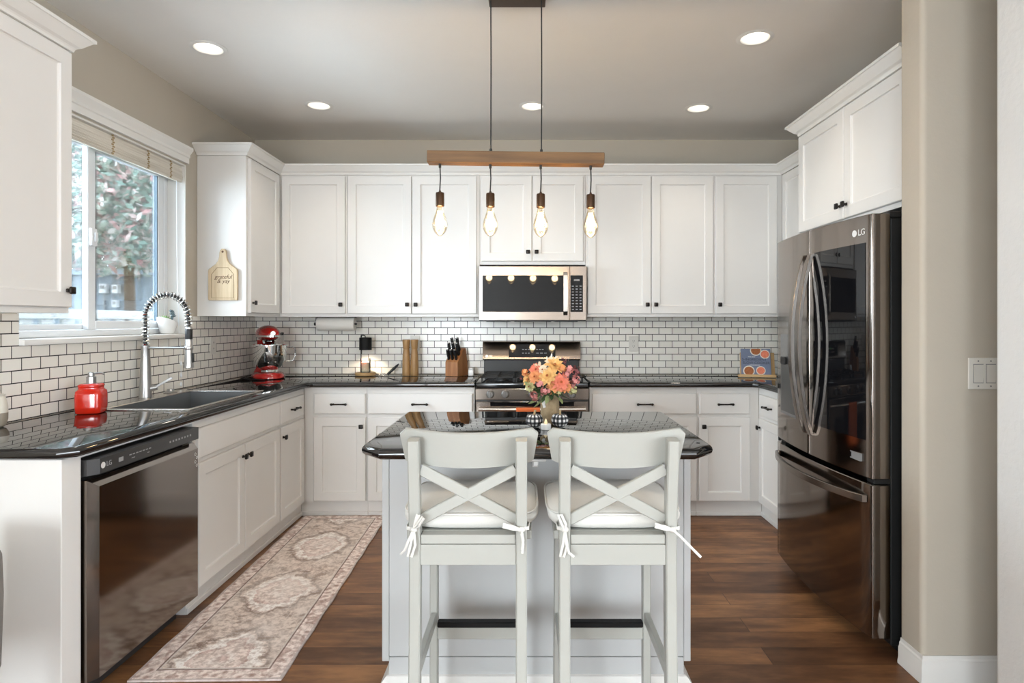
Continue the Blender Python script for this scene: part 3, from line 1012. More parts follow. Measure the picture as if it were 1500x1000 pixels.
# soap dispenser
sd = thing('soap_dispenser', 'square red ceramic soap dispenser with steel pump by the sink', 'soap dispenser', (-1.945, -2.033, 0.9155), 14)
sq = lambda h, z, r=0.4: [(h * a, h * b, z) for a, b in rrect(-1, 1, -1, 1, r, 4)]
MB().loops([sq(0.046, 0), sq(0.050, 0.004), sq(0.0525, 0.03), sq(0.0525, 0.085), sq(0.050, 0.098), sq(0.043, 0.105), sq(0.041, 0.108), sq(0.041, 0.116), sq(0.043, 0.119),
            sq(0.043, 0.125), sq(0.036, 0.131)]).build('bottle', REDGLZ, sd, ang=50)
MB().lathe([(0.017, 0.130), (0.019, 0.132), (0.019, 0.160), (0.013, 0.163), (0.013, 0.178), (0.008, 0.181)], seg=20).tube([(0, 0, 0.174), (0.040, 0.0, 0.176), (0.050, 0, 0.172)], 0.0045, 10).build('pump', NICKEL, sd)

jar = thing('jar', 'two-tone cream and taupe jar at the near end of the sink counter', 'jar', (-2.048, -2.412, 0.9155))
MB().lathe([(0.022, 0), (0.030, 0.006), (0.036, 0.03), (0.0365, 0.055)], seg=24).build('lower_body', CLAY2, jar)
MB().lathe([(0.0365, 0.0552), (0.036, 0.08), (0.031, 0.105), (0.027, 0.118), (0.029, 0.126), (0.025, 0.126), (0.024, 0.112)], seg=24).build('upper_body', CREAMC, jar)

# plant on the sill
pp = thing('potted_succulent', 'small succulent in a slanted white pot on the window sill', 'potted plant', (-2.150, -1.085, 1.2475))
lp = []
for r, z, tl in ((0.030, 0, 0), (0.036, 0.004, 0), (0.046, 0.035, 0.25), (0.054, 0.065, 0.6), (0.056, 0.078, 0.75), (0.050, 0.078, 0.75), (0.044, 0.055, 0.4)):
    lp.append([(r * math.cos(2 * math.pi * i / 24), r * math.sin(2 * math.pi * i / 24), z - tl * 0.55 * r * math.sin(2 * math.pi * i / 24 + 0.3)) for i in range(24)])
MB().loops(lp).build('pot', PORC, pp)
g = MB()
for k in range(14):
    a, e = k * 2.4, R(25 + 4 * k)
    q = Vector((math.cos(a) * math.cos(e), math.sin(a) * math.cos(e), math.sin(e)))
    g.tube([(-0.008, -0.012, 0.070), Vector((-0.008, -0.012, 0.070)) + q * 0.022, Vector((-0.008, -0.012, 0.070)) + q * 0.042], [0.004, 0.008, 0.001], 6)
g.build('green_rosette', GREENP, pp)
g = MB()
for j in range(3):
    bx = Vector((0.012 + 0.008 * j, 0.018 - 0.012 * j, 0.055))
    tp = bx + Vector((0.004 * j, 0.004, 0.075 - 0.014 * j))
    g.tube([bx, tp], 0.003, 6)
    for k in range(8):
        a, e = k * 2.4 + j, R(10 + 8 * k)
        q = Vector((math.cos(a) * math.cos(e), math.sin(a) * math.cos(e), math.sin(e)))
        g.tube([tp, tp + q * 0.010, tp + q * 0.018], [0.002, 0.005, 0.001], 5)
g.build('grey_stalks', BLUEGR, pp)

# ------------------------------------------------------------------ dishwasher
dw = thing('dishwasher', 'black stainless dishwasher under the counter beside the sink cabinet', 'dishwasher', (XL + 0.010, -2.712, 0), 90)
DWW, DF = 0.690, 0.598
MB().box((0.004, -DF + 0.05, 0.10), (DWW - 0.004, -0.02, 0.861), 0.002).box((0.02, -DF + 0.07, 0.002), (DWW - 0.02, -0.05, 0.10)).build('tub', DKGREY, dw, flat=True)
x0, x1 = 0.006, DWW - 0.006
MB().loops([rloop(x0, x1, 0.098, 0.782, 0, -DF + 0.05), rloop(x0, x1, 0.098, 0.782, 0, -DF), [(x0 + 0.030, -DF - 0.022, 0.100), (x1 - 0.004, -DF - 0.022, 0.100),
           (x1 - 0.004, -DF - 0.022, 0.757), (x0 + 0.030, -DF - 0.022, 0.757)]]).build('door', BLKSTEEL, dw, flat=True)
cp = MB().loops([rloop(x0, x1, 0.798, 0.852, 0, -DF + 0.051), rloop(x0, x1, 0.798, 0.852, 0, -DF), [(x0 + 0.030, -DF - 0.024, 0.799), (x1 - 0.002, -DF - 0.024, 0.799),
           (x1 - 0.002, -DF - 0.024, 0.851), (x0 + 0.030, -DF - 0.024, 0.851)]]).build('control_panel', DKGREY, dw, flat=True)
MB().loops([[(0.052 + 0.011 * math.cos(2 * math.pi * i / 20), y, 0.826 + 0.011 * math.sin(2 * math.pi * i / 20)) for i in range(20)] for y in (-DF - 0.0235, -DF - 0.0248)]).build('logo', LOGOM, cp)
text_obj('lettering', 'LG', 0.024, GREYTX, cp, (0.083, -DF - 0.0245, 0.826), FRONT)
sym = MB().box((0.135, -DF - 0.0248, 0.818), (0.160, -DF - 0.0235, 0.833))
for k in range(7):
    sym.box((0.195 + k * 0.020, -DF - 0.0248, 0.828), (0.208 + k * 0.020, -DF - 0.0235, 0.832))
sym.box((0.208, -DF - 0.0248, 0.815), (0.228, -DF - 0.0235, 0.818)).box((0.305, -DF - 0.0248, 0.815), (0.318, -DF - 0.0235, 0.818))
for k in range(8):
    sym.box((0.455 + k * 0.022, -DF - 0.0248, 0.823), (0.465 + k * 0.022, -DF - 0.0235, 0.831))
sym.build('button_symbols', GREYTX, cp)
stk = MB()
for k in range(4):
    stk.loops([[(DWW - 0.042 + (0.010 + 0.012 * (k % 2)) + 0.008 * math.cos(2 * math.pi * i / 12) * rr, -DF - 0.0226, 0.735 - k * 0.017 + 0.007 * math.sin(2 * math.pi * i / 12) * rr) for i in range(12)] for rr in (1, 0.6)], False, False)
stk.build('sticker', LOGOM, dw)

# ------------------------------------------------------------------ stove
rg = thing('stove', 'stainless gas stove with black cooktop and rear control panel', 'stove', (-0.346, -0.012, 0))
RW, RF = 0.760, 0.600
MB().box((0.002, -RF, 0.02), (RW - 0.002, -0.01, 0.872), 0.002).build('body', DKGREY, rg, flat=True)
MB().box((0.0, -RF - 0.025, 0.795), (RW, -RF - 0.0005, 0.872), 0.004).build('control_strip', APPLSTEEL, rg, flat=True)
KNOBM = mat('grey_knob_metal', (0.20, 0.19, 0.18), 0.35, 0.9, var=0.03)
for x in (0.10, 0.20, 0.38, 0.56, 0.645):
    kb = MB()
    y = -RF - 0.025
    ring = lambda r, yy: [(x + r * math.cos(2 * math.pi * i / 24), yy, 0.835 + r * math.sin(2 * math.pi * i / 24)) for i in range(24)]
    kb.loops([ring(0.027, y), ring(0.027, y - 0.006), ring(0.023, y - 0.008), ring(0.021, y - 0.030), ring(0.018, y - 0.033)])
    kb.box((x - 0.005, y - 0.040, 0.812), (x + 0.005, y - 0.030, 0.858), 0.002)
    kb.build('burner_knob', KNOBM, rg)
dr = MB().box((0.004, -RF - 0.030, 0.215), (RW - 0.004, -RF - 0.0005, 0.785), 0.004).build('oven_door', APPLSTEEL, rg, flat=True)
MB().box((0.10, -RF - 0.0325, 0.32), (RW - 0.10, -RF - 0.029, 0.66), 0.001).box((0.10, -RF - 0.0325, 0.755), (RW - 0.10, -RF - 0.029, 0.783), 0.001).build('oven_glass', BLKGLASS, dr)
hp = [(0.03, -RF - 0.034, 0.738)] + [(0.03 + (RW - 0.06) * k / 16, -RF - 0.055 - 0.022 * math.sin(math.pi * k / 16), 0.738) for k in range(17)] + [(RW - 0.03, -RF - 0.034, 0.738)]
MB().tube(hp, 0.0125, 12).build('oven_handle', STEEL, dr)
MB().box((0.004, -RF - 0.028, 0.04), (RW - 0.004, -RF - 0.0005, 0.205), 0.004).build('drawer', APPLSTEEL, rg, flat=True)
# cooktop: shallow black tray with rolled edge
ct = MB().box((0, -RF - 0.018, 0.873), (RW, -0.055, 0.912), 0.008, 3)
ct.build('cooktop', mat('black_cooktop', (0.009, 0.009, 0.009), 0.12, var=0.1), rg)
for cx, cy, rr in ((0.17, -0.20, 0.040), (0.17, -0.46, 0.048), (0.38, -0.33, 0.045), (0.59, -0.20, 0.040), (0.59, -0.46, 0.048)):
    MB().lathe([(rr, 0.9125), (rr, 0.920), (rr * 0.75, 0.922), (rr * 0.75, 0.930), (rr * 0.68, 0.934), (0, 0.935)], (cx, cy, 0), 20).build('burner', IRON, rg)
for gx0, gx1 in ((0.035, 0.262), (0.268, 0.492), (0.498, 0.725)):
    gr = MB()
    zt, a, b = 0.946, -0.575, -0.095
    for x in (gx0, gx1 - 0.012):
        gr.box((x, a, zt - 0.010), (x + 0.012, b, zt), 0.002)
    for y in (a, (a + b) / 2 - 0.006, b - 0.012):
        gr.box((gx0, y, zt - 0.010), (gx1, y + 0.012, zt), 0.002)
    xm = (gx0 + gx1) / 2
    gr.box((xm - 0.006, a, zt - 0.010), (xm + 0.006, b, zt + 0.001), 0.002)
    for cy in (-0.20, -0.46):
        gr.box((gx0, cy - 0.006, zt - 0.010), (gx1, cy + 0.006, zt + 0.001), 0.002)
    for x in (gx0, gx1 - 0.012):
        for y in (a, b - 0.012):
            gr.box((x, y, 0.9125), (x + 0.012, y + 0.012, zt - 0.006))
    gr.build('grate', IRON, rg)
# backguard
MB().box((0.02, -0.075, 0.873), (RW - 0.02, -0.004, 1.035), 0.003).build('rear_riser', BLACK, rg, flat=True)
bg = MB()
prof = [(-0.004, 1.030), (-0.098, 1.030), (-0.104, 1.038), (-0.085, 1.150), (-0.070, 1.166), (-0.045, 1.172), (-0.004, 1.172)]
bg.loops([[(x, y, z) for y, z in prof] for x in (0.012, RW - 0.012)])
bgo = bg.build('backguard', APPLSTEEL, rg, ang=40)
slp = math.atan2(0.019, 0.112)
dp = MB().box((-0.176, -0.003, -0.050), (0.176, 0.001, 0.050), 0.002).build('display', BLKGLASS, bgo, loc=(0.384, -0.0945, 1.100), rot=(-slp, 0, 0))
text_obj('clock', '1:33', 0.017, GREENLED, dp, (0.0, -0.0035, 0.010), FRONT)
sy = MB()
for k in range(3):
    sy.box((-0.075 + 0.022 * k, -0.0038, 0.008), (-0.062 + 0.022 * k, -0.0031, 0.012)).box((0.03 + 0.022 * k, -0.0038, 0.008), (0.043 + 0.022 * k, -0.0031, 0.012))
    sy.box((-0.075 + 0.022 * k, -0.0038, -0.02), (-0.062 + 0.022 * k, -0.0031, -0.016)).box((0.03 + 0.03 * k, -0.0038, -0.02), (0.05 + 0.03 * k, -0.0031, -0.016))
sy.build('button_symbols', GREYTX, dp)
lgx = bpy.data.objects.new('logo', None)
MB().loops([[(0.043 + 0.010 * math.cos(2 * math.pi * i / 18), -0.1005 + dy + 0.17 * (0.010 * math.sin(2 * math.pi * i / 18)), 1.060 + 0.010 * math.sin(2 * math.pi * i / 18)) for i in range(18)] for dy in (0.0, -0.0012)]).build('logo', LOGOM, bgo)
text_obj('lettering', 'LG', 0.022, LOGOM, bgo, (0.070, -0.1008, 1.060), (R(90) - slp, 0, 0))

tw = MB()
ty = -0.012 - RF
prof = []
for k in range(9):
    a = math.pi * k / 8
    prof.append((ty - 0.076 - 0.0155 * math.cos(a), 0.738 + 0.0155 * math.sin(a)))
prof = [(ty - 0.0915, 0.46)] + prof + [(ty - 0.0605, 0.48)]
inn = [(ty - 0.0895, 0.46)] + [(ty - 0.076 - 0.0135 * math.cos(math.pi * k / 8), 0.738 + 0.0135 * math.sin(math.pi * k / 8)) for k in range(9)] + [(ty - 0.0625, 0.48)]
ring = prof + inn[::-1]
tw.loops([[(x, y - 0.004 * (1 if abs(x) < 9 else 0), z) for y, z in ring] for x in (-0.072, 0.0, 0.085)])
tag(tw.build('dish_towel', ORANGE), 'orange dish towel folded over the oven handle', 'towel')

# ------------------------------------------------------------------ microwave
mw = thing('microwave', 'stainless over-the-range microwave with dark door glass', 'microwave', (-0.340, -0.004, 1.318))
MWW, MWH, MF = 0.760, 0.396, 0.385
MB().box((0.001, -MF, 0.006), (MWW - 0.001, 0, MWH), 0.002).build('case', DKGREY, mw, flat=True)
DX = 0.640
dr = MB().box((0.0, -MF - 0.022, 0.010), (DX - 0.001, -MF - 0.0005, MWH - 0.002), 0.004).build('door', APPLSTEEL, mw, flat=True)
MB().box((0.025, -MF - 0.0245, 0.070), (DX - 0.034, -MF - 0.021, 0.328), 0.002).build('door_glass', BLKGLASS, dr, flat=True)
MB().bar([(DX - 0.030, -MF - 0.023, 0.052), (DX - 0.030, -MF - 0.048, 0.075), (DX - 0.030, -MF - 0.058, 0.20), (DX - 0.030, -MF - 0.048, 0.325), (DX - 0.030, -MF - 0.023, 0.348)], (1, 0, 0), 0.030, 0.012).build('handle', STEEL, dr)
MB().loops([[(0.030 + 0.009 * math.cos(2 * math.pi * i / 18), y, 0.038 + 0.009 * math.sin(2 * math.pi * i / 18)) for i in range(18)] for y in (-MF - 0.0218, -MF - 0.0230)]).build('logo', LOGOM, dr)
cp = MB().box((DX + 0.001, -MF - 0.022, 0.010), (MWW, -MF - 0.0005, MWH - 0.002), 0.004).build('control_panel', APPLSTEEL, mw, flat=True)
kp = MB().box((DX + 0.006, -MF - 0.0242, 0.070), (MWW - 0.026, -MF - 0.021, 0.328), 0.002).build('keypad', BLKGLASS, cp, flat=True)
sy = MB()
for r_ in range(9):
    for c_ in range(3):
        xx, zz = DX + 0.016 + c_ * 0.027, 0.085 + r_ * 0.0205
        sy.box((xx, -MF - 0.0248, zz), (xx + 0.014, -MF - 0.0241, zz + 0.006))
sy.box((DX + 0.030, -MF - 0.0248, 0.290), (DX + 0.07, -MF - 0.0241, 0.300))
sy.build('button_symbols', GREYTX, kp)
MB().box((0.25, -MF - 0.005, 0.0), (0.51, -0.10, 0.007)).box((0.05, -MF + 0.02, 0.001), (0.22, -0.10, 0.007)).box((0.54, -MF + 0.02, 0.001), (0.70, -0.10, 0.007)).build('underside_grille', BLACK, mw, flat=True)

# ------------------------------------------------------------------ refrigerator
fg = thing('refrigerator', 'black stainless french-door refrigerator with a dark glass door panel', 'refrigerator', (2.105, -1.40, 0), -90)
FW, F0 = 0.945, 0.735


def bow(x):
    u = (x - FW / 2) / (FW / 2)
    return -F0 - 0.038 * (1 - u * u)


def bowed(x0, x1, z0, z1, thick_y=-0.665, off=0.0, rl=0.012, rr=0.012):
    pts = [(x0, thick_y)]
    n = 14
    for k in range(n + 1):
        x = x0 + (x1 - x0) * k / n
        y = bow(x) - off
        if k == 0:
            pts += [(x0, y + rl), (x0 + rl * 0.3, y + rl * 0.3), (x0 + rl, bow(x0 + rl) - off)]
        elif k == n:
            pts += [(x1 - rr, bow(x1 - rr) - off), (x1 - rr * 0.3, y + rr * 0.3), (x1, y + rr)]
        elif x0 + rl < x < x1 - rr:
            pts.append((x, y))
    pts.append((x1, thick_y))
    return MB().extrude_poly(pts, lambda a, b, d: (a, b, d), z0, z1, 0.003)


MB().box((0.012, -0.655, 0.030), (FW - 0.012, -0.02, 1.735), 0.003).box((0.03, -0.62, 0.001), (FW - 0.03, -0.06, 0.030)).build('body', BLACK, fg, flat=True)
FD = BLKSTEEL
HANDM = mat('smoked_steel_handle', (0.27, 0.24, 0.215), 0.25, 1.0, var=0.03)
ld = bowed(0.002, 0.4705, 0.695, 1.752, rl=0.005, rr=0.005).build('door', FD, fg, ang=40)
rd = bowed(0.4745, FW - 0.002, 0.695, 1.752, rl=0.005, rr=0.005).build('door', FD, fg, ang=40)
fz = bowed(0.002, FW - 0.002, 0.062, 0.672, rl=0.005, rr=0.005).build('freezer_drawer', FD, fg, ang=40)


def bow_sheet(x0, x1, z0, z1, off, th, n=12):
    L = []
    for k in range(n + 1):
        x = x0 + (x1 - x0) * k / n
        y = bow(x)
        L.append([(x, y + 0.001, z0), (x, y - off, z0), (x, y - off, z1), (x, y + 0.001, z1)])
    return MB().loops(L)


bow_sheet(0.520, 0.906, 0.845, 1.640, 0.0022, 0).build('glass_panel', BLKGLASS, rd, ang=40)
for d_, x in ((ld, 0.432), (rd, 0.512)):
    pts = []
    for k in range(21):
        t = k / 20
        pts.append((x, bow(x) - 0.012 - 0.058 * math.sin(math.pi * t) ** 0.8, 0.800 + 0.83 * t))
    MB().bar([(x, bow(x) + 0.001, 0.800)] + pts + [(x, bow(x) + 0.001, 1.630)], (1, 0, 0), 0.033, 0.018).build('handle', HANDM, d_, ang=40)
pts = []
for k in range(25):
    t = k / 24
    x = 0.035 + (0.905 - 0.035) * t
    pts.append((x, bow(x) - 0.010 - 0.048 * math.sin(math.pi * t) ** 0.7, 0.610))
MB().bar([(0.035, bow(0.035) + 0.001, 0.610)] + pts + [(0.905, bow(0.905) + 0.001, 0.610)], (0, 0, 1), 0.030, 0.016).build('handle', HANDM, fz, ang=40)
DISP = mat('dispenser_grey', (0.20, 0.20, 0.205), 0.25, 0.6, var=0.05)
ds = MB()
L = []
for k in range(9):
    x = 0.085 + 0.255 * k / 8
    y = bow(x)
    L.append([(x, y + 0.001, 0.840), (x, y - 0.004, 0.840), (x, y - 0.004, 1.255), (x, y + 0.001, 1.255)])
dso = ds.loops(L).build('dispenser', DISP, ld, ang=40)
L = []
for k in range(9):
    x = 0.10 + 0.225 * k / 8
    y = bow(x)
    L.append([(x, y - 0.003, 0.855), (x, y - 0.0055, 0.855), (x, y - 0.0055, 1.13), (x, y - 0.003, 1.13)])
MB().loops(L).build('recess', DKGREY, dso, ang=40)
MB().box((0.15, bow(0.2) - 0.020, 1.10), (0.20, bow(0.2) - 0.004, 1.14), 0.004).build('nozzle', BLACK, dso)
ang_l = math.atan2(bow(0.87) - bow(0.85), 0.02)
MB().loops([[(0.838 + 0.014 * math.cos(2 * math.pi * i / 20), bow(0.838 + 0.014 * math.cos(2 * math.pi * i / 20)) - e, 1.685 + 0.014 * math.sin(2 * math.pi * i / 20)) for i in range(20)]
            for e in (-0.0005, 0.0015)]).build('logo', LOGOM, rd)
text_obj('lettering', 'LG', 0.036, LOGOM, rd, (0.883, bow(0.883) - 0.0012, 1.685), (R(90), 0, ang_l), 0.0008)
MB().loops([rloop(0.80, 0.885, 0.755, 0.785, i_, bow(0.842) - e) for i_, e in ((-0.0, -0.006), (0, 0.004), (0.004, 0.004), (0.005, 0.003))], True, True).build('badge', GREYPL, rd, flat=True)
MB().box((0.85, -0.66, 1.737), (0.93, -0.50, 1.765), 0.004).box((0.02, -0.66, 1.737), (0.10, -0.50, 1.765), 0.004).build('hinge_cover', BLACK, fg)
MB().box((FW - 0.07, -0.72, 0.6725), (FW - 0.015, -0.655, 0.6945), 0.002).box((0.015, -0.72, 0.6725), (0.07, -0.655, 0.6945), 0.002).build('hinge', BLACK, fg)

# ------------------------------------------------------------------ island
IX0, IX1, IYN, IYF = -0.550, 0.618, -2.825, -1.975
o = slab([(IX0, -2.745), (IX0 + 0.075, IYN), (IX1 - 0.075, IYN), (IX1, -2.745), (IX1, IYF), (IX0, IYF)], [], 0.878, 0.914, 0.017, 'island_countertop', GRANITE)
tag(o, 'polished black granite island top with clipped corners', 'countertop')
isl = thing('kitchen_island', 'pale grey-white island base standing behind the two bar stools', 'kitchen island', (0.034, -2.54, 0))
hw = 0.535
MB().box((-hw, 0, 0.10), (hw, 0.52, 0.876)).build('carcass', ISLE, isl, flat=True)
MB().box((-hw, -0.010, 0.105), (hw, -0.0005, 0.876), 0.001).build('back_panel', ISLE, isl, flat=True)
MB().box((-hw - 0.0005, -0.013, 0.088), (-hw - 0.026, 0.52, 0.876), 0.002).build('side_panel', ISLE, isl, flat=True)
MB().box((hw + 0.0005, -0.013, 0.088), (hw + 0.026, 0.52, 0.876), 0.002).build('side_panel', ISLE, isl, flat=True)
MB().box((-hw - 0.002, -0.006, 0.001), (hw + 0.002, 0.49, 0.0995)).build('plinth', ISLE, isl, flat=True)
sw = sweep_trim([(-hw - 0.002, 0.49), (-hw - 0.002, -0.006), (hw + 0.002, -0.006), (hw + 0.002, 0.49)][::-1], [(-o, z) for o, z in [(0.0005, 0.001), (0.030, 0.001), (0.028, 0.012), (0.010, 0.035), (0.0005, 0.038)]])
sw.build('shoe_moulding', WHITE, isl, flat=True)
MB().box((-0.040, -0.20, 0.855), (0.030, -0.0105, 0.876), 0.003).box((-0.016, -0.045, 0.800), (0.006, -0.0105, 0.855), 0.003).box((-0.014, -0.19, 0.838), (0.004, -0.0105, 0.8555), 0.002).build('overhang_bracket', WHITE, isl, flat=True)

# ------------------------------------------------------------------ bar stools
def make_stool(label, loc):
    t = thing('bar_stool', label, 'bar stool', loc, 0, 'white cross-back bar stools')
    # local: x = 0 centre, y = 0 at the back posts, +y towards the island
    for s in (-1, 1):
        x = s * 0.1465
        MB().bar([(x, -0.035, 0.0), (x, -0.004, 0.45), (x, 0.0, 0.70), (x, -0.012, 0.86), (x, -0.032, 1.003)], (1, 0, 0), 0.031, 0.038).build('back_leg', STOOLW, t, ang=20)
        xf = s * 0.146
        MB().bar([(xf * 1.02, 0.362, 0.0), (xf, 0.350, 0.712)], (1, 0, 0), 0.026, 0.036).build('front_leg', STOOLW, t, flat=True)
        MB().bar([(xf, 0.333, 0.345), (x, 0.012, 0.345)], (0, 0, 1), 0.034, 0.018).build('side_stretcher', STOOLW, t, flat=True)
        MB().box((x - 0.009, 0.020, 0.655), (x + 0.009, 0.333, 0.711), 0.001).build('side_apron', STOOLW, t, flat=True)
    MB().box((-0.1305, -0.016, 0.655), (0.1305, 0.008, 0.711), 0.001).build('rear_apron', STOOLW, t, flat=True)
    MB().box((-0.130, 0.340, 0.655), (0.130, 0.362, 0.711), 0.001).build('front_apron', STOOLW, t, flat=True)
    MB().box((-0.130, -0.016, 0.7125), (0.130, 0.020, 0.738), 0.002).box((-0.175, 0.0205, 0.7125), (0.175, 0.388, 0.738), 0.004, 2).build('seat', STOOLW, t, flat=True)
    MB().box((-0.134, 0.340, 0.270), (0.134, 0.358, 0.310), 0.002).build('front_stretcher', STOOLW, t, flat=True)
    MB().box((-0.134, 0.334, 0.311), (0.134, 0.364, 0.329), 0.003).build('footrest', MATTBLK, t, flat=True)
    # top rail: curved plank, wider at its top, on the sitter's side of the posts
    L = []
    n = 24
    for k in range(n + 1):
        u = -1 + 2 * k / n
        half_t, half_b = 0.193, 0.180
        yb = 0.026 - 0.050 * (1 - u * u) * 0.62
        sag = 0.012 * (1 - u * u)
        corner = max(0, abs(u) - 0.93) / 0.07
        zt = 1.028 - sag - 0.016 * corner ** 2
        zb = 0.930 - 0.012 * (1 - u * u) + 0.004 * corner ** 2
        xt, xb = u * half_t, u * half_b
        tl = -0.012
        L.append([(xb, yb + 0.0, zb), (xb, yb + 0.018, zb), (xt, yb + 0.018 + tl, zt - 0.003), (xt, yb + 0.015 + tl, zt), (xt, yb + 0.003 + tl, zt), (xt, yb + tl, zt - 0.003)])
    MB().loops(L).build('top_rail', STOOLW, t, ang=35)
    for s in (-1, 1):
        b = MB()
        p0, p1 = Vector((s * -0.131, 0.004 + 0.0005 * s, 0.775)), Vector((s * 0.131, -0.012 + 0.0005 * s, 0.918))
        b.bar([p0, p1], (0, 0, 1), 0.030, 0.019 if s > 0 else 0.017).build('cross_brace', STOOLW, t, flat=True)
    return t


def make_cushion(label, loc, ties):
    t = thing('seat_cushion', label, 'cushion', loc, 0, 'white tie-on seat cushions')
    lp = []
    P = [(0.90, 0.001), (0.97, 0.006), (1.03, 0.022), (1.03, 0.034), (0.99, 0.046), (0.90, 0.054), (0.6, 0.060), (0.25, 0.063)]
    for k, (s, z) in enumerate(P):
        ring = []
        for i in range(48):
            a = 2 * math.pi * i / 48
            c, sn = math.cos(a), math.sin(a)
            e = 0.36
            x = 0.188 * s * math.copysign(abs(c) ** e, c)
            y = 0.185 * s * math.copysign(abs(sn) ** e, sn) + 0.208
            wv = 0.0035 * math.sin(3 * a + k) + 0.002 * math.sin(7 * a)
            ring.append((x + wv * c, y + wv * sn, z + (0.003 * math.sin(2 * a + 1) if z > 0.03 else 0)))
        lp.append(ring)
    MB().loops(lp).build('pad', COTTON, t, ang=60)
    lp = []
    for i in range(96):
        a = 2 * math.pi * i / 96
        c, sn = math.cos(a), math.sin(a)
        lp.append((0.188 * 1.022 * math.copysign(abs(c) ** 0.36, c), 0.185 * 1.022 * math.copysign(abs(sn) ** 0.36, sn) + 0.208, 0.044))
    MB().tube(lp, 0.0035, 6, closed=True).build('piping', COTTON, t)
    for s, strands in ties:
        x = s * 0.1465
        b = MB()
        b.bar([(x - s * 0.03, 0.022, 0.030), (x + 0.0, 0.028, 0.026), (x + s * 0.022, 0.010, 0.022), (x + s * 0.020, -0.022, 0.020), (x, -0.0265, 0.018)], (0, 0, 1), 0.010, 0.002)
        b.sphere((x, -0.029, 0.018), 0.009, 10, 7, (1.2, 0.8, 0.9))
        for st_ in strands:
            b.bar([(x + dx, -0.031 + dy, 0.018 + dz) for dx, dy, dz in st_], (1, 0.2, 0.4), 0.0068, 0.0022)
        b.build('tie', COTTON, t, ang=50)
    return t


lp_ = [(0, 0, 0), (0.014, -0.012, 0.022), (0.026, -0.012, 0.040), (0.030, -0.012, 0.036), (0.016, -0.010, 0.012), (0, 0, 0)]
lq_ = [(0, 0, 0), (0.006, -0.012, 0.024), (0.012, -0.013, 0.046), (0.017, -0.012, 0.044), (0.010, -0.008, 0.016), (0, 0, 0)]
dn1 = [(0, 0, 0), (-0.014, -0.010, -0.030), (-0.022, -0.009, -0.052), (-0.034, -0.007, -0.064)]
dn2 = [(0, 0, 0), (-0.006, -0.012, -0.035), (-0.014, -0.013, -0.068), (-0.004, -0.012, -0.070), (0.006, -0.010, -0.038), (0, 0, 0)]
dn3 = [(0, 0, 0), (0.005, -0.010, -0.025), (0.002, -0.012, -0.050)]
side = [(0, 0, 0), (-0.022, -0.010, 0.012), (-0.050, -0.009, 0.018), (-0.050, -0.009, 0.011), (-0.020, -0.010, 0.004), (0, 0, 0)]
long_ = [(0, 0, 0), (0.018, -0.012, -0.014), (0.050, -0.018, -0.046), (0.072, -0.018, -0.068)]
up_ = [(0, 0, 0), (-0.010, -0.012, 0.020), (-0.020, -0.012, 0.045), (-0.010, -0.012, 0.044), (0.002, -0.010, 0.018), (0, 0, 0)]
dn4 = [(0, 0, 0), (0.002, -0.012, -0.030), (0.010, -0.012, -0.058), (0.024, -0.010, -0.070)]
S1, S2 = (-0.162, CAMY + 1.735, 0), (0.2495, CAMY + 1.735, 0)
make_stool('white cross-back bar stool whose cushion tie is a small bow, window side', S1)
make_stool('white cross-back bar stool with a long loose cushion tie, refrigerator side', S2)
make_cushion('white cushion tied with small bows to the stool on the window side', (S1[0], S1[1], 0.7390), [(-1, [lp_, lq_, dn1, dn2]), (1, [side, dn3, [(a, b, c - 0.01) for a, b, c in dn3]])])
make_cushion('white cushion with a long loose tie, on the stool by the refrigerator', (S2[0], S2[1], 0.7390), [(-1, [up_, dn2, dn4]), (1, [side, long_])])

# chair whose back just shows at the picture's edge
ch = thing('dining_chair', 'grey upholstered barrel chair partly in view beside the white end panel', 'chair', (-1.625, CAMY + 1.62, -0.03))
ch.scale = (0.8, 0.8, 1)
L = []
for k in range(25):
    a = R(-200 + 220 * k / 24 + 90)
    c, s = math.cos(a), math.sin(a)
    L.append([(c * 0.255, s * 0.255, 0.40), (c * 0.262, s * 0.262, 0.60), (c * 0.258, s * 0.258, 0.70), (c * 0.240, s * 0.240, 0.735), (c * 0.218, s * 0.218, 0.70), (c * 0.21, s * 0.21, 0.60), (c * 0.20, s * 0.20, 0.40)])
MB().loops(L).build('backrest', CHAIRF, ch, ang=50)
MB().lathe([(0.10, 0.36), (0.24, 0.37), (0.25, 0.395), (0.195, 0.41), (0.195, 0.44), (0.18, 0.465), (0.10, 0.475), (0, 0.477)], seg=32).build('seat', CHAIRF, ch, ang=50)
for a in (45, 135, 225, 315):
    c, s = math.cos(R(a)), math.sin(R(a))
    MB().cyl((c * 0.17, s * 0.17, 0.368), (c * 0.235, s * 0.235, 0.031), 0.018, 0.011, 12).build('leg', DARKWOOD, ch)

# ------------------------------------------------------------------ pendant lamp over the island
PY = CAMY + 2.68
pd = thing('pendant_light', 'wooden beam pendant with four hanging filament bulbs over the island', 'pendant light', (0.0, PY, 0))
TL = -0.0128                        # the beam hangs a touch out of level
bz = lambda x: 2.017 + TL * (x + 0.03)
MB().box((-0.165, -0.035, 2.694), (0.080, 0.060, 2.7195), 0.003).build('canopy', SOCKET, pd, flat=True)
B = [(-0.424, -0.028), (0.328, 0.028)]
bb = MB()
bb.box((-0.376, -0.030, -0.025), (0.376, 0.030, 0.025), 0.002)
bb.build('beam', BEAMW, pd, loc=(-0.048, 0, bz(-0.048)), rot=(0, math.atan(-TL), 0))
for x in (-0.155, 0.0615):
    MB().tube([(x, 0, 2.696), (x + 0.001, 0, 2.40), (x, 0, bz(x) + 0.026)], 0.0028, 8).lathe([(0.006, 0), (0.006, 0.016), (0.003, 0.020)], (x, 0, bz(x) + 0.0245), 12).build('cord', BLACK, pd)
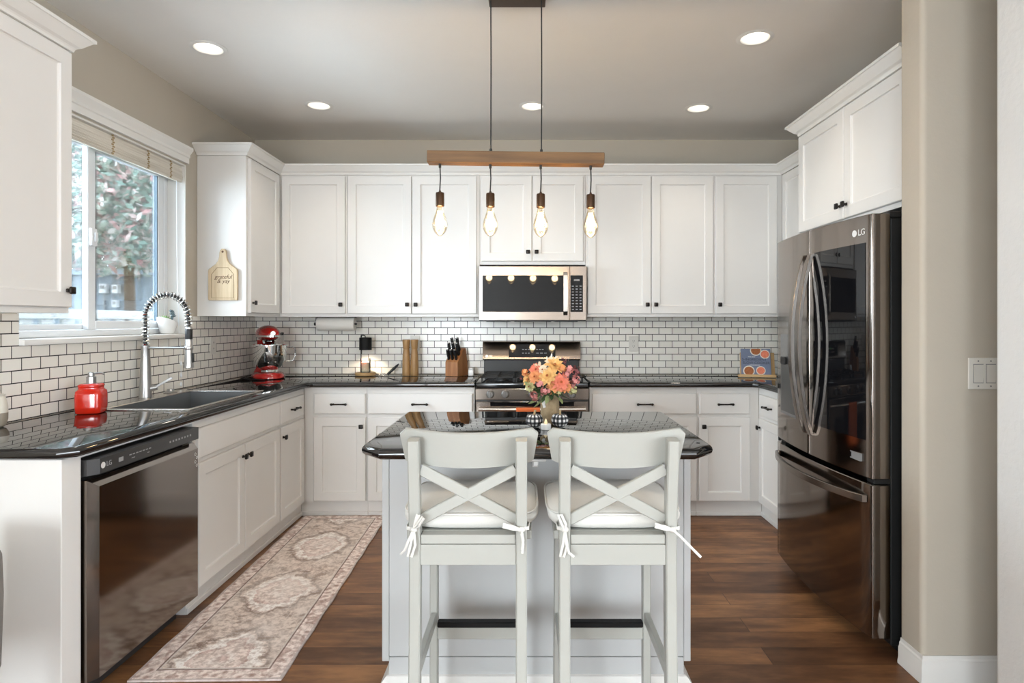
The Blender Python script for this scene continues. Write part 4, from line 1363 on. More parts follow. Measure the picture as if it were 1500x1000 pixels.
for x in (-0.3725, -0.157, 0.0585, 0.272):
    zb = bz(x) - 0.0255
    b = MB().tube([(x, 0, zb), (x + 0.002, 0, zb - 0.06), (x - 0.001, 0, zb - 0.120)], 0.0028, 8).lathe([(0.003, -0.018), (0.0055, -0.015), (0.0055, 0)], (x, 0, zb), 12)
    b.build('cord', BLACK, pd)
    z0 = zb - 0.120
    so = MB().lathe([(0.004, 0.006), (0.006, 0.0), (0.017, -0.003), (0.0185, -0.007), (0.0185, -0.060), (0.015, -0.063), (0.0, -0.062)], (x, 0, z0), 24).build('socket', SOCKET, pd)
    bu = MB().lathe([(0.013, -0.060), (0.014, -0.072), (0.019, -0.090), (0.029, -0.118), (0.0325, -0.138), (0.031, -0.155), (0.023, -0.172), (0.011, -0.184), (0.003, -0.188)], (x, 0, z0), 24)
    bu.build('bulb', BULBG, so)
    fl = MB()
    for k in range(6):
        a0 = 2 * math.pi * k / 6
        fl.tube([(x + 0.006 * math.cos(a0), 0.006 * math.sin(a0), z0 - 0.082), (x + 0.0125 * math.cos(a0 + 0.2), 0.0125 * math.sin(a0 + 0.2), z0 - 0.120), (x + 0.010 * math.cos(a0 + 0.5), 0.010 * math.sin(a0 + 0.5), z0 - 0.158)], 0.0026, 6)
    fl.build('filament', BULBFIL, so)
    l = bpy.data.lights.new('bulb_light', 'POINT')
    l.energy, l.color, l.shadow_soft_size = 3.6, (1.0, 0.78, 0.55), 0.03
    lo = bpy.data.objects.new('bulb_light', l)
    COL.objects.link(lo)
    lo.parent = pd
    lo.location = (x, 0, z0 - 0.125)

# ------------------------------------------------------------------ recessed ceiling lights
LBL = ['recessed ceiling light close to the window head', 'recessed ceiling light above the corner with the cutting board', 'recessed ceiling light behind the pendant cords',
       'recessed ceiling light above the corner by the cookbook', 'recessed ceiling light in front of the refrigerator cabinet']
dl = thing('recessed_light', LBL[0], 'ceiling light', (DOWN[0][0], DOWN[0][1] + CAMY, ZC), 0, 'recessed ceiling lights')
MB().lathe([(0.0695, 0.004), (0.069, -0.0005), (0.088, -0.0005), (0.090, -0.003), (0.070, -0.006), (0.066, 0.0), (0.066, 0.004)], seg=36, closed=True).build('trim_ring', TRIMW, dl)
MB().lathe([(0.0662, 0.0), (0.056, 0.042), (0.055, 0.050)], seg=36, cap=False).build('baffle', TRIMW, dl)
MB().lathe([(0.0555, 0.042), (0.050, 0.039), (0.0, 0.038)], seg=36).build('lens', LENS, dl)
l = bpy.data.lights.new('recessed_lamp', 'SPOT')
l.energy, l.color, l.shadow_soft_size, l.spot_size, l.spot_blend = 16, (1.0, 0.91, 0.78), 0.05, R(100), 1.0
lo = bpy.data.objects.new('recessed_lamp', l)
COL.objects.link(lo)
lo.parent = dl
lo.location = (0, 0, -0.008)
for i in range(1, 5):
    dup(dl, (DOWN[i][0], DOWN[i][1] + CAMY, ZC), 0, LBL[i])

# ------------------------------------------------------------------ runner rug
RGW, RGL = 0.560, 1.95
rug = MB()
rows = []
for j in range(61):
    y = -RGL / 2 + RGL * j / 60
    rows.append([(-RGW / 2 + RGW * i / 16 + 0.002 * math.sin(j * 0.7), y, 0.008 + 0.0008 * math.sin(i * 1.7 + j * 0.9)) for i in range(17)])
t = rows[0] + [r[-1] for r in rows[1:]] + rows[-1][-2::-1] + [r[0] for r in rows[-2:0:-1]]
rug.strip(rows)
rug.loops([[(x, y, 0.0012) for x, y, z in t], t], True, False)
ro = rug.build('runner_rug', rug_mat(RGW, RGL), loc=(-1.205, CAMY + 3.275, 0), rot=(0, 0, R(1.2)), ang=60)
tag(ro, 'faded pink and cream oriental runner on the floor along the sink cabinets', 'rug')

# ------------------------------------------------------------------ cutting board on the cabinet side
cb = thing('cutting_board', 'pale wooden paddle board with script, hung on the cabinet side', 'cutting board', (-1.926, -0.847, 1.455))
half = [(0.0, 0.0), (0.088, 0.0), (0.093, 0.006), (0.093, 0.185), (0.090, 0.197), (0.070, 0.212), (0.045, 0.230), (0.030, 0.252), (0.024, 0.275), (0.022, 0.300), (0.018, 0.316), (0.009, 0.326), (0.0, 0.328)]
poly = half + [(-x, z) for x, z in half[-2:0:-1]]
MB().extrude_poly(poly, lambda a, b, d: (a, d, b), -0.001, -0.019, 0.003).build('board', CUTW, cb)
gv = [(0.070, 0.016), (0.070, 0.165), (0.035, 0.207), (-0.035, 0.207), (-0.070, 0.165), (-0.070, 0.016)]
MB().tube([(x, -0.0192, z) for x, z in gv], 0.0016, 6, closed=True).build('groove', mat('groove_brown', (0.27, 0.18, 0.09), 0.7), cb)
MB().cyl((0, -0.0185, 0.308), (0, -0.0196, 0.308), 0.007, seg=16).build('hanging_hole', SCRIPT, cb)
text_obj('lettering', 'grateful', 0.036, SCRIPT, cb, (0.004, -0.0193, 0.148), FRONT, 0.0004, shear=0.25)
text_obj('lettering', '& yay', 0.036, SCRIPT, cb, (0.004, -0.0193, 0.121), FRONT, 0.0004, shear=0.25)

# ------------------------------------------------------------------ stand mixer
mx = thing('stand_mixer', 'candy red stand mixer with polished steel bowl in the corner', 'stand mixer', (-1.880, -0.285, 0.9155), 32)
mx.scale = (1.12, 1.12, 1.04)
lp = []
for s, z in ((0.96, 0.0), (1.0, 0.004), (1.0, 0.020), (0.92, 0.032), (0.72, 0.042)):
    lp.append([(0.100 * s * math.cos(a), (0.145 * s * math.sin(a)) - 0.02, z) for a in [2 * math.pi * i / 36 for i in range(36)]])
MB().loops(lp).build('base', REDENAM, mx, ang=50)
lp = []
for z, cx, rx, ry in ((0.034, 0.075, 0.075, 0.055), (0.07, 0.085, 0.056, 0.045), (0.15, 0.092, 0.050, 0.042), (0.22, 0.085, 0.052, 0.050), (0.26, 0.070, 0.056, 0.060)):
    lp.append([(rx * math.cos(a), cx + ry * math.sin(a), z) for a in [2 * math.pi * i / 28 for i in range(28)]])
MB().loops(lp).build('column', REDENAM, mx, ang=50)
lp = []
n = 14
for k in range(n + 1):
    t = k / n
    y = 0.150 - 0.325 * t
    r = (math.sin(math.pi * min(1, max(0.0, t * 0.92 + 0.07))) ** 0.42)
    cz = 0.305 - 0.004 * t
    lp.append([(0.071 * r * math.cos(a), y, cz + 0.062 * r * math.sin(a) * (1.0 if math.sin(a) > 0 else 0.85)) for a in [2 * math.pi * i / 28 for i in range(28)]])
hd = MB().loops(lp).build('head', REDENAM, mx, ang=60)
lp = []
for k in range(n + 1):
    t = k / n
    y = 0.150 - 0.325 * t
    r = (math.sin(math.pi * min(1, max(0.0, t * 0.92 + 0.07))) ** 0.42)
    lp.append((0.0712 * r, y))
band = [(x, y) for x, y in lp] + [(-x, y) for x, y in lp[::-1]]
MB().extrude_poly(band, lambda a, b, d: (a * 1.012, b * 1.005, d), 0.284, 0.296).build('trim_band', CHROME, hd, ang=50)
MB().tube([(0, -0.165, 0.310), (0, -0.182, 0.310)], [0.016, 0.014], 20).build('hub', NICKEL, hd)
MB().cyl((0.068, -0.07, 0.305), (0.083, -0.07, 0.305), 0.010, seg=14).build('knob', BLACK, hd)
MB().lathe([(0.036, 0.238), (0.040, 0.243), (0.044, 0.262)], (0, -0.062, 0), 24).build('beater_shaft', CHROME, mx)
bo = MB().lathe([(0.048, 0.044), (0.052, 0.046), (0.048, 0.058), (0.072, 0.082), (0.096, 0.130), (0.104, 0.180), (0.106, 0.226), (0.109, 0.228), (0.109, 0.231), (0.103, 0.231), (0.100, 0.180), (0.06, 0.09)], (0, -0.062, 0), 40).build('bowl', CHROME, mx)
MB().bar([(0.104, -0.062, 0.215), (0.135, -0.062, 0.218), (0.154, -0.062, 0.195), (0.155, -0.062, 0.150), (0.140, -0.062, 0.118), (0.100, -0.062, 0.115)], (0, 1, 0), 0.020, 0.005).build('bowl_handle', CHROME, bo, ang=50)
MB().tube([(-0.04, 0.11, 0.03), (-0.10, 0.10, 0.006), (-0.16, 0.0, 0.003), (-0.12, -0.12, 0.003), (-0.05, -0.20, 0.003)], 0.003, 6).build('power_cord', BLACK, mx)

# ------------------------------------------------------------------ paper towel under the upper cabinet
ph = thing('paper_towel_holder', 'black wall-cabinet bracket that carries the paper towel roll', 'paper towel holder', (-1.42, -0.16, 1.3545))
MB().box((-0.148, -0.012, -0.006), (0.148, 0.012, -0.0005), 0.002).box((-0.148, -0.010, -0.064), (-0.142, 0.010, -0.006), 0.002).cyl((-0.142, 0, -0.052), (0.152, 0, -0.052), 0.006, seg=12)\
    .cyl((-0.165, 0, -0.052), (-0.142, 0, -0.052), 0.012, seg=14).build('bracket', BLACK, ph, flat=True)
prl = MB()
ring = lambda r, x: [(x, r * math.cos(2 * math.pi * i / 36), r * math.sin(2 * math.pi * i / 36)) for i in range(36)]
prl.loops([ring(0.049, -0.138), ring(0.050, -0.136), ring(0.050, 0.136), ring(0.049, 0.138), ring(0.020, 0.1385), ring(0.020, -0.1385)], closed=True)
tag(prl.build('paper_towel_roll', PAPER, loc=(-1.420, -0.16, 1.3020)), 'white paper towel roll hanging under the upper cabinet', 'paper towels')

# ------------------------------------------------------------------ small things on the back counter
lamp = thing('candle_warmer_lamp', 'black shaded candle warmer lamp on a round wooden base', 'lamp', (-1.216, -0.115, 0.9155))
MB().lathe([(0.072, 0), (0.076, 0.003), (0.077, 0.018), (0.074, 0.022), (0, 0.0225)], seg=32).build('base', BAMBOO, lamp)
MB().tube([(-0.045, 0.045, 0.022), (-0.045, 0.045, 0.292), (-0.043, 0.040, 0.300), (-0.02, 0.015, 0.302), (-0.003, 0, 0.298), (0, 0, 0.285)], 0.004, 10).build('stem', BLACK, lamp)
MB().lathe([(0.046, 0.192), (0.046, 0.280), (0.044, 0.284), (0.004, 0.286), (0.004, 0.283), (0.042, 0.281), (0.0445, 0.277), (0.0445, 0.192)], seg=28, closed=True).build('shade', MATTBLK, lamp)
MB().lathe([(0.004, 0.281), (0.012, 0.270), (0.022, 0.240), (0.022, 0.228), (0, 0.224)], seg=16).build('bulb', mat('halogen_bulb', (1, 0.9, 0.7), 0.4, emit=(1.0, 0.80, 0.50), estr=12), lamp)
l = bpy.data.lights.new('warmer_light', 'SPOT')
l.energy, l.color, l.shadow_soft_size, l.spot_size, l.spot_blend = 5.0, (1.0, 0.83, 0.58), 0.02, R(118), 0.6
lo = bpy.data.objects.new('warmer_light', l)
COL.objects.link(lo)
lo.parent = lamp
lo.location = (0, 0, 0.205)
cnd = thing('jar_candle', 'cream candle in a clear glass jar under the black warmer shade', 'candle', (-1.216, -0.118, 0.9385))
MB().lathe([(0.034, 0), (0.0385, 0.003), (0.0385, 0.105), (0.037, 0.105), (0.037, 0.006), (0, 0.006)], seg=28).build('glass', GLASS, cnd)
MB().lathe([(0.0362, 0.007), (0.0362, 0.078), (0, 0.079)], seg=28).build('wax', WAX, cnd)
wk = thing('whisk', 'small wire whisk with a black handle, lying beside the wooden mills', 'whisk', (-1.03, -0.13, 0.9155))
MB().tube([(-0.015, -0.005, 0.010), (0.03, 0.004, 0.052), (0.055, 0.008, 0.075), (0.066, 0.010, 0.088)], [0.009, 0.011, 0.008, 0.003], 12).build('handle', BLACK, wk)
wr = MB()
for k in range(4):
    a = math.pi * k / 4
    pts = []
    for j in range(13):
        t = j / 12 * math.pi * 2
        rr = 0.018 * math.sin(t)
        ln = 0.075 * (1 - math.cos(t)) / 2
        pts.append((-0.015 - ln, -0.005 + rr * math.cos(a), 0.011 - 0.003 * (ln / 0.075) + max(-0.006, rr * math.sin(a) * 0.5) ))
    wr.tube(pts, 0.0012, 5)
wr.build('wires', STEEL, wk)
pm = thing('pepper_mill', 'slim acacia wood mill, the one closer to the candle lamp', 'mill', (-0.905, -0.135, 0.9155), 0, 'pair of wooden mills')
MB().lathe([(0.029, 0), (0.030, 0.003), (0.030, 0.070), (0.0265, 0.150), (0.0225, 0.195)], seg=24).build('body', MILLW, pm)
MB().lathe([(0.0225, 0.1958), (0.0215, 0.198), (0.0235, 0.205), (0.0285, 0.262), (0.0285, 0.268), (0.026, 0.270), (0, 0.270)], seg=24).build('top', MILLW, pm)
dup(pm, (-0.842, -0.142, 0.9155), 40, 'slim acacia wood mill, the one closer to the knife block')

kb = thing('knife_block', 'cherry wood knife block full of black-handled knives by the stove', 'knife block', (-0.536, -0.150, 0.9155), -24)
prof = [(-0.055, 0.0), (0.095, 0.0), (0.105, 0.030), (0.066, 0.200), (0.058, 0.206), (0.030, 0.196), (-0.055, 0.105)]
MB().loops([[(x, y, z) for y, z in prof] for x in (-0.052, -0.050, 0.050, 0.052)]).build('block', BLOCKW, kb, flat=True)
dirv = Vector((0, -0.35, 0.94)).normalized()
for j, (x, s) in enumerate([(-0.032, 0), (0.0, 0), (0.032, 0), (-0.034, 1), (0.0, 1), (0.034, 1), (-0.024, 2), (0.022, 2)]):
    y0, z0 = ((-0.036, 0.126), (-0.006, 0.158), (0.022, 0.188))[s]
    p = Vector((x, y0, z0 + 0.002))
    L_ = (0.072, 0.090, 0.100)[s]
    b = MB().bar([p - dirv * 0.004, p + dirv * L_ * 0.5 + Vector((0, -0.003, 0)), p + dirv * L_], (1, 0, 0), 0.013 if s == 0 else 0.016, 0.022)
    kn = b.build('knife_handle', BLACK, kb)
    e = p + dirv * L_
    MB().box((e.x - 0.0075, e.y - 0.011, e.z - 0.004), (e.x + 0.0075, e.y + 0.009, e.z + 0.005), 0.002).build('end_cap', STEEL, kn, flat=True)
sc_ = MB().box((-0.020, -0.020, 0), (0.020, 0.020, 0.048), 0.006, 3)
sp_ = thing('salt_shaker', 'small white square shaker between the knife block and stove', 'shaker', (-0.418, -0.150, 0.9155))
sc_.build('body', PORC, sp_)
MB().box((-0.017, -0.017, 0.0485), (0.017, 0.017, 0.058), 0.004, 2).build('cap', PORC, sp_)

# cookbook on its stand
bs_ = thing('book_stand', 'light bamboo book stand holding the open-faced cookbook in the corner', 'book stand', (1.675, -0.245, 0.9155), -14)
tlt = R(-20)
MB().box((-0.120, -0.006, 0.006), (0.120, 0.006, 0.185), 0.003).build('back_board', BAMBOO, bs_, loc=(0.012, 0, 0), rot=(tlt, 0, 0), flat=True)
MB().box((-0.128, -0.050, 0.002), (0.134, 0.012, 0.014), 0.003).box((-0.128, -0.058, 0.001), (0.134, -0.047, 0.022), 0.003).build('ledge', BAMBOO, bs_, flat=True)
MB().bar([(0.03, 0.058, 0.150), (0.03, 0.110, 0.004)], (1, 0, 0), 0.040, 0.008).build('prop', BAMBOO, bs_, flat=True)
bk = thing('cookbook', 'slate blue slow cooker cookbook with bowls of food on its cover', 'book', (1.667, -0.280, 0.9315), -14)
bk.rotation_euler = (tlt, 0, R(-14))
MB().box((-0.100, -0.0005, 0.002), (0.098, 0.013, 0.196), 0.001).build('pages', PAPER, bk, flat=True)
cv = MB().box((-0.102, -0.003, 0), (0.100, -0.0006, 0.199)).box((-0.102, 0.0132, 0), (0.100, 0.0155, 0.199)).box((-0.1045, -0.003, 0), (-0.1022, 0.0155, 0.199)).build('cover', BOOKBLUE, bk, flat=True)


def disc(cx, cz, r, y, yy, clipx=(-0.102, 0.100), clipz=(0.0005, 0.1985)):
    f = lambda a: (min(max(cx + r * math.cos(a), clipx[0]), clipx[1]), min(max(cz + r * math.sin(a), clipz[0]), clipz[1]))
    return MB().loops([[(f(2 * math.pi * i / 28)[0], q, f(2 * math.pi * i / 28)[1]) for i in range(28)] for q in (y, yy)])


for cx, cz, r, mm in ((0.0, 0.186, 0.040, FOOD), (0.062, 0.158, 0.034, SOUP), (-0.052, 0.030, 0.040, FOOD), (0.030, 0.034, 0.033, SOUP)):
    b_ = disc(cx, cz, r, -0.0028, -0.0038).build('bowl_picture', CREAMC, cv, flat=True)
    disc(cx, cz, r * 0.82, -0.0036, -0.0044).build('food_picture', mm, b_, flat=True)
text_obj('lettering', 'THE EASY', 0.012, LOGOM, cv, (-0.030, -0.0036, 0.137), FRONT, 0.0003)
text_obj('lettering', '5-INGREDIENT', 0.026, COVERTX, cv, (-0.012, -0.0036, 0.116), FRONT, 0.0003)
text_obj('lettering', 'SLOW COOKER', 0.026, COVERTX, cv, (0.0, -0.0036, 0.091), FRONT, 0.0003)
text_obj('lettering', 'COOKBOOK', 0.012, LOGOM, cv, (-0.010, -0.0036, 0.074), FRONT, 0.0003)


# ------------------------------------------------------------------ outlets and switch
def outlet(label, loc, rz, name='wall_outlet'):
    t = thing(name, label, 'outlet', loc, rz, 'ivory wall outlets')
    MB().box((-0.036, -0.0060, -0.058), (0.036, -0.0005, 0.058), 0.002).build('plate', PLATEW, t, flat=True)
    for z in (-0.020, 0.020):
        rc = MB().extrude_poly([(0.0155 * math.cos(2 * math.pi * i / 24), z + 0.014 * math.sin(2 * math.pi * i / 24)) for i in range(24)], lambda a, b, d: (a, d, b), -0.0055, -0.0075)
        ro_ = rc.build('receptacle', PLATEW, t, flat=True)
        MB().box((-0.0075, -0.0079, z - 0.002), (-0.0055, -0.0074, z + 0.007)).box((0.0055, -0.0079, z - 0.002), (0.0075, -0.0074, z + 0.007)).box((-0.002, -0.0079, z - 0.010), (0.002, -0.0074, z - 0.006)).build('slots', SLOT, ro_)
    return t


outlet('ivory outlet on the tiles between stove and cookbook', (0.819, -0.008, 1.150), 0)
outlet('ivory outlet on the tiles partly hidden by the wooden mills', (-0.862, -0.008, 1.155), 0)
outlet('ivory outlet on the tiles half hidden behind the red mixer', (-1.905, -0.008, 1.170), 0)
outlet('ivory outlet on the window-wall tiles between faucet and mixer', (XL + 0.008, -0.66, 1.160), 90)
sw_ = thing('light_switch', 'ivory double rocker light switch on the grey wall by the opening', 'light switch', (1.675, -2.530, 1.132))
MB().box((-0.059, -0.0060, -0.058), (0.059, -0.0005, 0.058), 0.002).build('plate', PLATEW, sw_, flat=True)
for x in (-0.023, 0.023):
    MB().box((x - 0.0185, -0.0064, -0.0355), (x + 0.0185, -0.0055, 0.0355)).build('rocker_gap', GREYPL, sw_, flat=True)
    MB().loops([rloop(x - 0.0165, x + 0.0165, -0.033, 0.033, 0, -0.0055), [(x - 0.0165, -0.008, -0.033), (x + 0.0165, -0.008, -0.033), (x + 0.0165, -0.0115, 0.033), (x - 0.0165, -0.0115, 0.033)]]).build('rocker', PLATEW, sw_, flat=True)
    for z in (-0.046, 0.046):
        MB().cyl((x, -0.0055, z), (x, -0.0068, z), 0.003, seg=10).build('screw', GREYPL, sw_)

# ------------------------------------------------------------------ flowers, pumpkins and tealight on the island
IT = 0.9150
VX, VY = 0.091, CAMY + 2.50
vs = thing('vase', 'twine-wrapped jar vase holding the autumn flowers on the island', 'vase', (VX, VY, IT))
vp = [(0.030, 0), (0.0365, 0.004)]
for k in range(1, 27):
    vp.append((0.0365 + 0.0012 * (k % 2), 0.004 + k * 0.0036))
vp += [(0.033, 0.103), (0.029, 0.110), (0.029, 0.120), (0.0265, 0.120), (0.0265, 0.012), (0, 0.010)]
MB().lathe(vp, seg=32).build('twine_body', TWINE, vs, ang=50)
MB().tube([(-0.012, -0.030, 0.106), (-0.020, -0.040, 0.100), (-0.026, -0.039, 0.085), (-0.022, -0.041, 0.070)], 0.006, 8).sphere((-0.014, -0.034, 0.108), 0.010, 10, 8).build('bow', PET['white'], vs)
bq = thing('flower_bouquet', 'orange, yellow and pink autumn bouquet standing in the twine vase', 'flowers', (VX, VY, IT + 0.013))


def petal(b, c, az, el, L, W, q, curl=0.3):
    """one pointed petal leaving c; q turns the flower's axis from +z to where it faces"""
    rows = []
    for k in range(5):
        t = k / 4
        wd = W * math.sin(math.pi * min(0.98, 0.12 + 0.86 * t)) ** 0.8 * (1 if t < 0.99 else 0.3)
        e = el - curl * t
        r, h = L * t * math.cos(e), L * t * math.sin(e)
        d = Vector((math.cos(az), math.sin(az), 0))
        s = Vector((-math.sin(az), math.cos(az), 0))
        rows.append([q @ (d * r + s * wd * u + Vector((0, 0, h - abs(u) * -0.10 * wd))) + c for u in (-1, 0, 1)])
    b.strip(rows)


def flower(x, y, z, face, kind, size, n=12, el=0.6):
    q = Vector((0, 0, 1)).rotation_difference(Vector(face)).to_matrix()
    c = Vector((x, y, z))
    b = MB()
    for lay in range(3):
        for k in range(n):
            petal(b, c, 2 * math.pi * (k + 0.5 * lay) / n + random.uniform(-0.1, 0.1), R(14) + lay * el * 0.75, size * (1 - 0.18 * lay) * random.uniform(0.9, 1.1), size * (0.17 if n > 11 else 0.25), q)
    o_ = b.build('bloom', PET[kind], bq, ang=60)
    MB().sphere(c + q @ Vector((0, 0, 0.006)), size * 0.13, 10, 6, (1, 1, 1)).build('eye', PET['brown'], o_)
    return o_


BASE0 = Vector((0, 0, 0.08))
flower(0.040, -0.075, 0.160, (0.15, -1, 0.25), 'coral', 0.040, 13)
flower(0.022, -0.060, 0.150, (0.0, -1, -0.1), 'orange', 0.045, 9)
flower(-0.012, -0.066, 0.183, (-0.25, -1, 0.45), 'yellow', 0.041, 9)
flower(0.018, -0.040, 0.222, (0.15, -0.7, 0.8), 'yellow', 0.042, 8)
flower(-0.055, -0.045, 0.205, (-0.4, -0.9, 0.5), 'coral', 0.032, 9)
flower(-0.060, -0.060, 0.180, (-0.5, -0.9, 0.2), 'orange', 0.030, 9)
flower(-0.085, -0.030, 0.165, (-0.8, -0.7, 0.3), 'yellow', 0.032, 10)
flower(-0.080, -0.045, 0.140, (-0.7, -0.8, 0.0), 'green', 0.026, 8)
flower(0.005, -0.030, 0.236, (-0.1, -0.7, 0.8), 'cream', 0.028, 9)
flower(-0.030, -0.055, 0.205, (-0.3, -0.9, 0.6), 'cream', 0.026, 9)
flower(0.062, -0.055, 0.140, (0.5, -0.9, 0.0), 'orange', 0.026, 9)


def cluster(x, y, z, kind, rad, n, size, name='bloom'):
    b = MB()
    for k in range(n):
        v = Vector((random.gauss(0, 1), random.gauss(0, 1), random.gauss(0, 1))).normalized() * rad * random.uniform(0.4, 1)
        c = Vector((x, y, z)) + v
        q = Vector((0, 0, 1)).rotation_difference(v.normalized()).to_matrix()
        for j in range(5):
            petal(b, c, 2 * math.pi * j / 5, R(30), size, size * 0.42, q)
    return b.build(name, PET[kind], bq, ang=60)


cluster(-0.063, -0.058, 0.108, 'pink', 0.020, 14, 0.011)
cluster(-0.022, -0.070, 0.125, 'pink', 0.018, 12, 0.010)
cluster(0.074, -0.045, 0.205, 'pink', 0.018, 14, 0.011)
cluster(0.099, -0.035, 0.165, 'pink', 0.017, 12, 0.010)
cluster(0.060, -0.030, 0.190, 'plum', 0.026, 26, 0.007)
cluster(0.100, -0.010, 0.195, 'plum', 0.026, 26, 0.006)
cluster(-0.105, -0.005, 0.175, 'plum', 0.022, 14, 0.005)
cluster(0.055, 0.0, 0.235, 'plum', 0.024, 14, 0.005)
cluster(0.092, -0.040, 0.124, 'green', 0.020, 24, 0.007)
cluster(0.030, -0.070, 0.118, 'green', 0.012, 8, 0.006)
cluster(-0.040, -0.068, 0.150, 'pink', 0.016, 12, 0.011)
cluster(-0.050, -0.050, 0.228, 'cream', 0.014, 10, 0.008)
cluster(0.058, -0.066, 0.182, 'pink', 0.016, 12, 0.010)
cluster(0.083, -0.030, 0.145, 'pink', 0.018, 14, 0.009)
cluster(0.045, -0.050, 0.215, 'orange', 0.016, 10, 0.012)
cluster(-0.095, -0.035, 0.195, 'orange', 0.014, 9, 0.011)
sg = MB()
for x, z in ((0.006, 0.268), (-0.012, 0.256), (0.022, 0.258)):
    sg.tube([(x * 0.3, 0.0, 0.19), (x * 0.9, -0.02, z - 0.012), (x * 1.1, -0.024, z)], [0.002, 0.004, 0.002], 6)
sg.build('white_sprigs', PET['white'], bq)
stm = MB()
for k in range(12):
    a = k * 2.4
    stm.tube([(0.012 * math.cos(a), 0.012 * math.sin(a), 0.0), (0.018 * math.cos(a), 0.018 * math.sin(a), 0.10), (0.05 * math.cos(a), 0.03 * math.sin(a) - 0.015, 0.165)], 0.0022, 5)
stm.build('stems', DGREEN, bq)


def leaf(b, p, d, L, W):
    q = Vector((1, 0, 0)).rotation_difference(Vector(d).normalized()).to_matrix()
    rows = []
    for k in range(6):
        t = k / 5
        wd = W * math.sin(math.pi * (0.06 + 0.9 * t))
        rows.append([q @ Vector((L * t, wd * u, -0.25 * L * t * t + 0.15 * wd * abs(u))) + Vector(p) for u in (-1, 0, 1)])
    b.strip(rows)


lf = MB()
for k in range(34):
    a = k * 2.4
    rr = 0.03 + 0.02 * random.random()
    leaf(lf, (rr * 0.5 * math.cos(a), rr * 0.5 * math.sin(a) - 0.012, 0.105 + 0.035 * random.random()), (math.cos(a), math.sin(a) - 0.25, random.uniform(-0.35, 0.5)), 0.05 + 0.02 * random.random(), 0.009)
lf.build('dark_leaves', DGREEN, bq, ang=60)
lf = MB()
for p, d, L_, W_ in (((-0.055, -0.03, 0.135), (-1, -0.2, 0.35), 0.055, 0.013), ((-0.050, -0.035, 0.118), (-1, -0.3, 0.05), 0.055, 0.013), ((-0.040, -0.040, 0.105), (-0.6, -0.3, -0.6), 0.055, 0.010),
                     ((-0.03, -0.045, 0.10), (-0.45, -0.3, -0.8), 0.055, 0.009), ((0.05, -0.03, 0.12), (1, -0.2, 0.1), 0.05, 0.011), ((-0.06, -0.02, 0.16), (-1, 0, 0.6), 0.045, 0.012),
                     ((0.03, -0.05, 0.10), (0.4, -0.7, -0.3), 0.04, 0.010), ((-0.01, -0.05, 0.105), (-0.1, -0.8, -0.5), 0.04, 0.010), ((0.06, -0.02, 0.15), (1, 0, 0.4), 0.05, 0.010)):
    leaf(lf, p, d, L_, W_)
lf.build('olive_leaves', OLIVE, bq, ang=60)


def pumpkin(label, loc, rz, r):
    t = thing('fabric_pumpkin', label, 'pumpkin', loc, rz, 'gingham pumpkins')
    me = bpy.data.meshes.new('shell')
    bm = bmesh.new()
    uvl = bm.loops.layers.uv.new('UVMap')
    nu, nv = 64, 20
    vg = []
    for j in range(nv + 1):
        th = math.pi * j / nv
        row = []
        for i in range(nu):
            a = 2 * math.pi * i / nu
            lob = 1 - 0.10 * abs(math.cos(4 * a)) ** 6
            rr = r * math.sin(th) ** 0.8 * lob
            z = r * 0.80 * (1 - math.cos(th)) - (0.012 * math.exp(-((math.pi - th) / 0.35) ** 2))
            row.append(bm.verts.new((max(rr, 0.0008) * math.cos(a), max(rr, 0.0008) * math.sin(a), z)))
        vg.append(row)
    for j in range(nv):
        for i in range(nu):
            i2 = (i + 1) % nu
            f = bm.faces.new((vg[j][i], vg[j][i2], vg[j + 1][i2], vg[j + 1][i]))
            f.smooth = True
            for lo_, (uu, vv) in zip(f.loops, ((i, j), (i + 1, j), (i + 1, j + 1), (i, j + 1))):
                lo_[uvl].uv = (uu / nu, vv / nv)
    bm.to_mesh(me)
    bm.free()
    me.materials.append(GING)
    o_ = bpy.data.objects.new('shell', me)
    COL.objects.link(o_)
    o_.parent = t
    MB().tube([(0, 0, r * 1.6 - 0.014), (0.001, 0, r * 1.6), (0.005, 0.002, r * 1.6 + 0.010)], [0.005, 0.004, 0.0045], 8).build('stem', BINDM, t)
    return t


GING = gingham_mat()
pumpkin('small black and white gingham pumpkin on the window side of the tealight', (0.028, CAMY + 2.425, IT), 10, 0.034)
pumpkin('small black and white gingham pumpkin on the refrigerator side of the tealight', (0.127, CAMY + 2.425, IT), 50, 0.034)
tl = thing('tealight', 'white flameless tealight between the two gingham pumpkins', 'candle', (0.071, CAMY + 2.37, IT))
MB().lathe([(0.0185, 0), (0.0195, 0.002), (0.0195, 0.020), (0.0175, 0.022), (0.008, 0.020), (0, 0.020)], seg=28).build('cup', PORC, tl)
MB().lathe([(0.005, 0.020), (0.0065, 0.026), (0.0045, 0.033), (0.001, 0.041)], seg=14).build('flame', FLAME, tl)

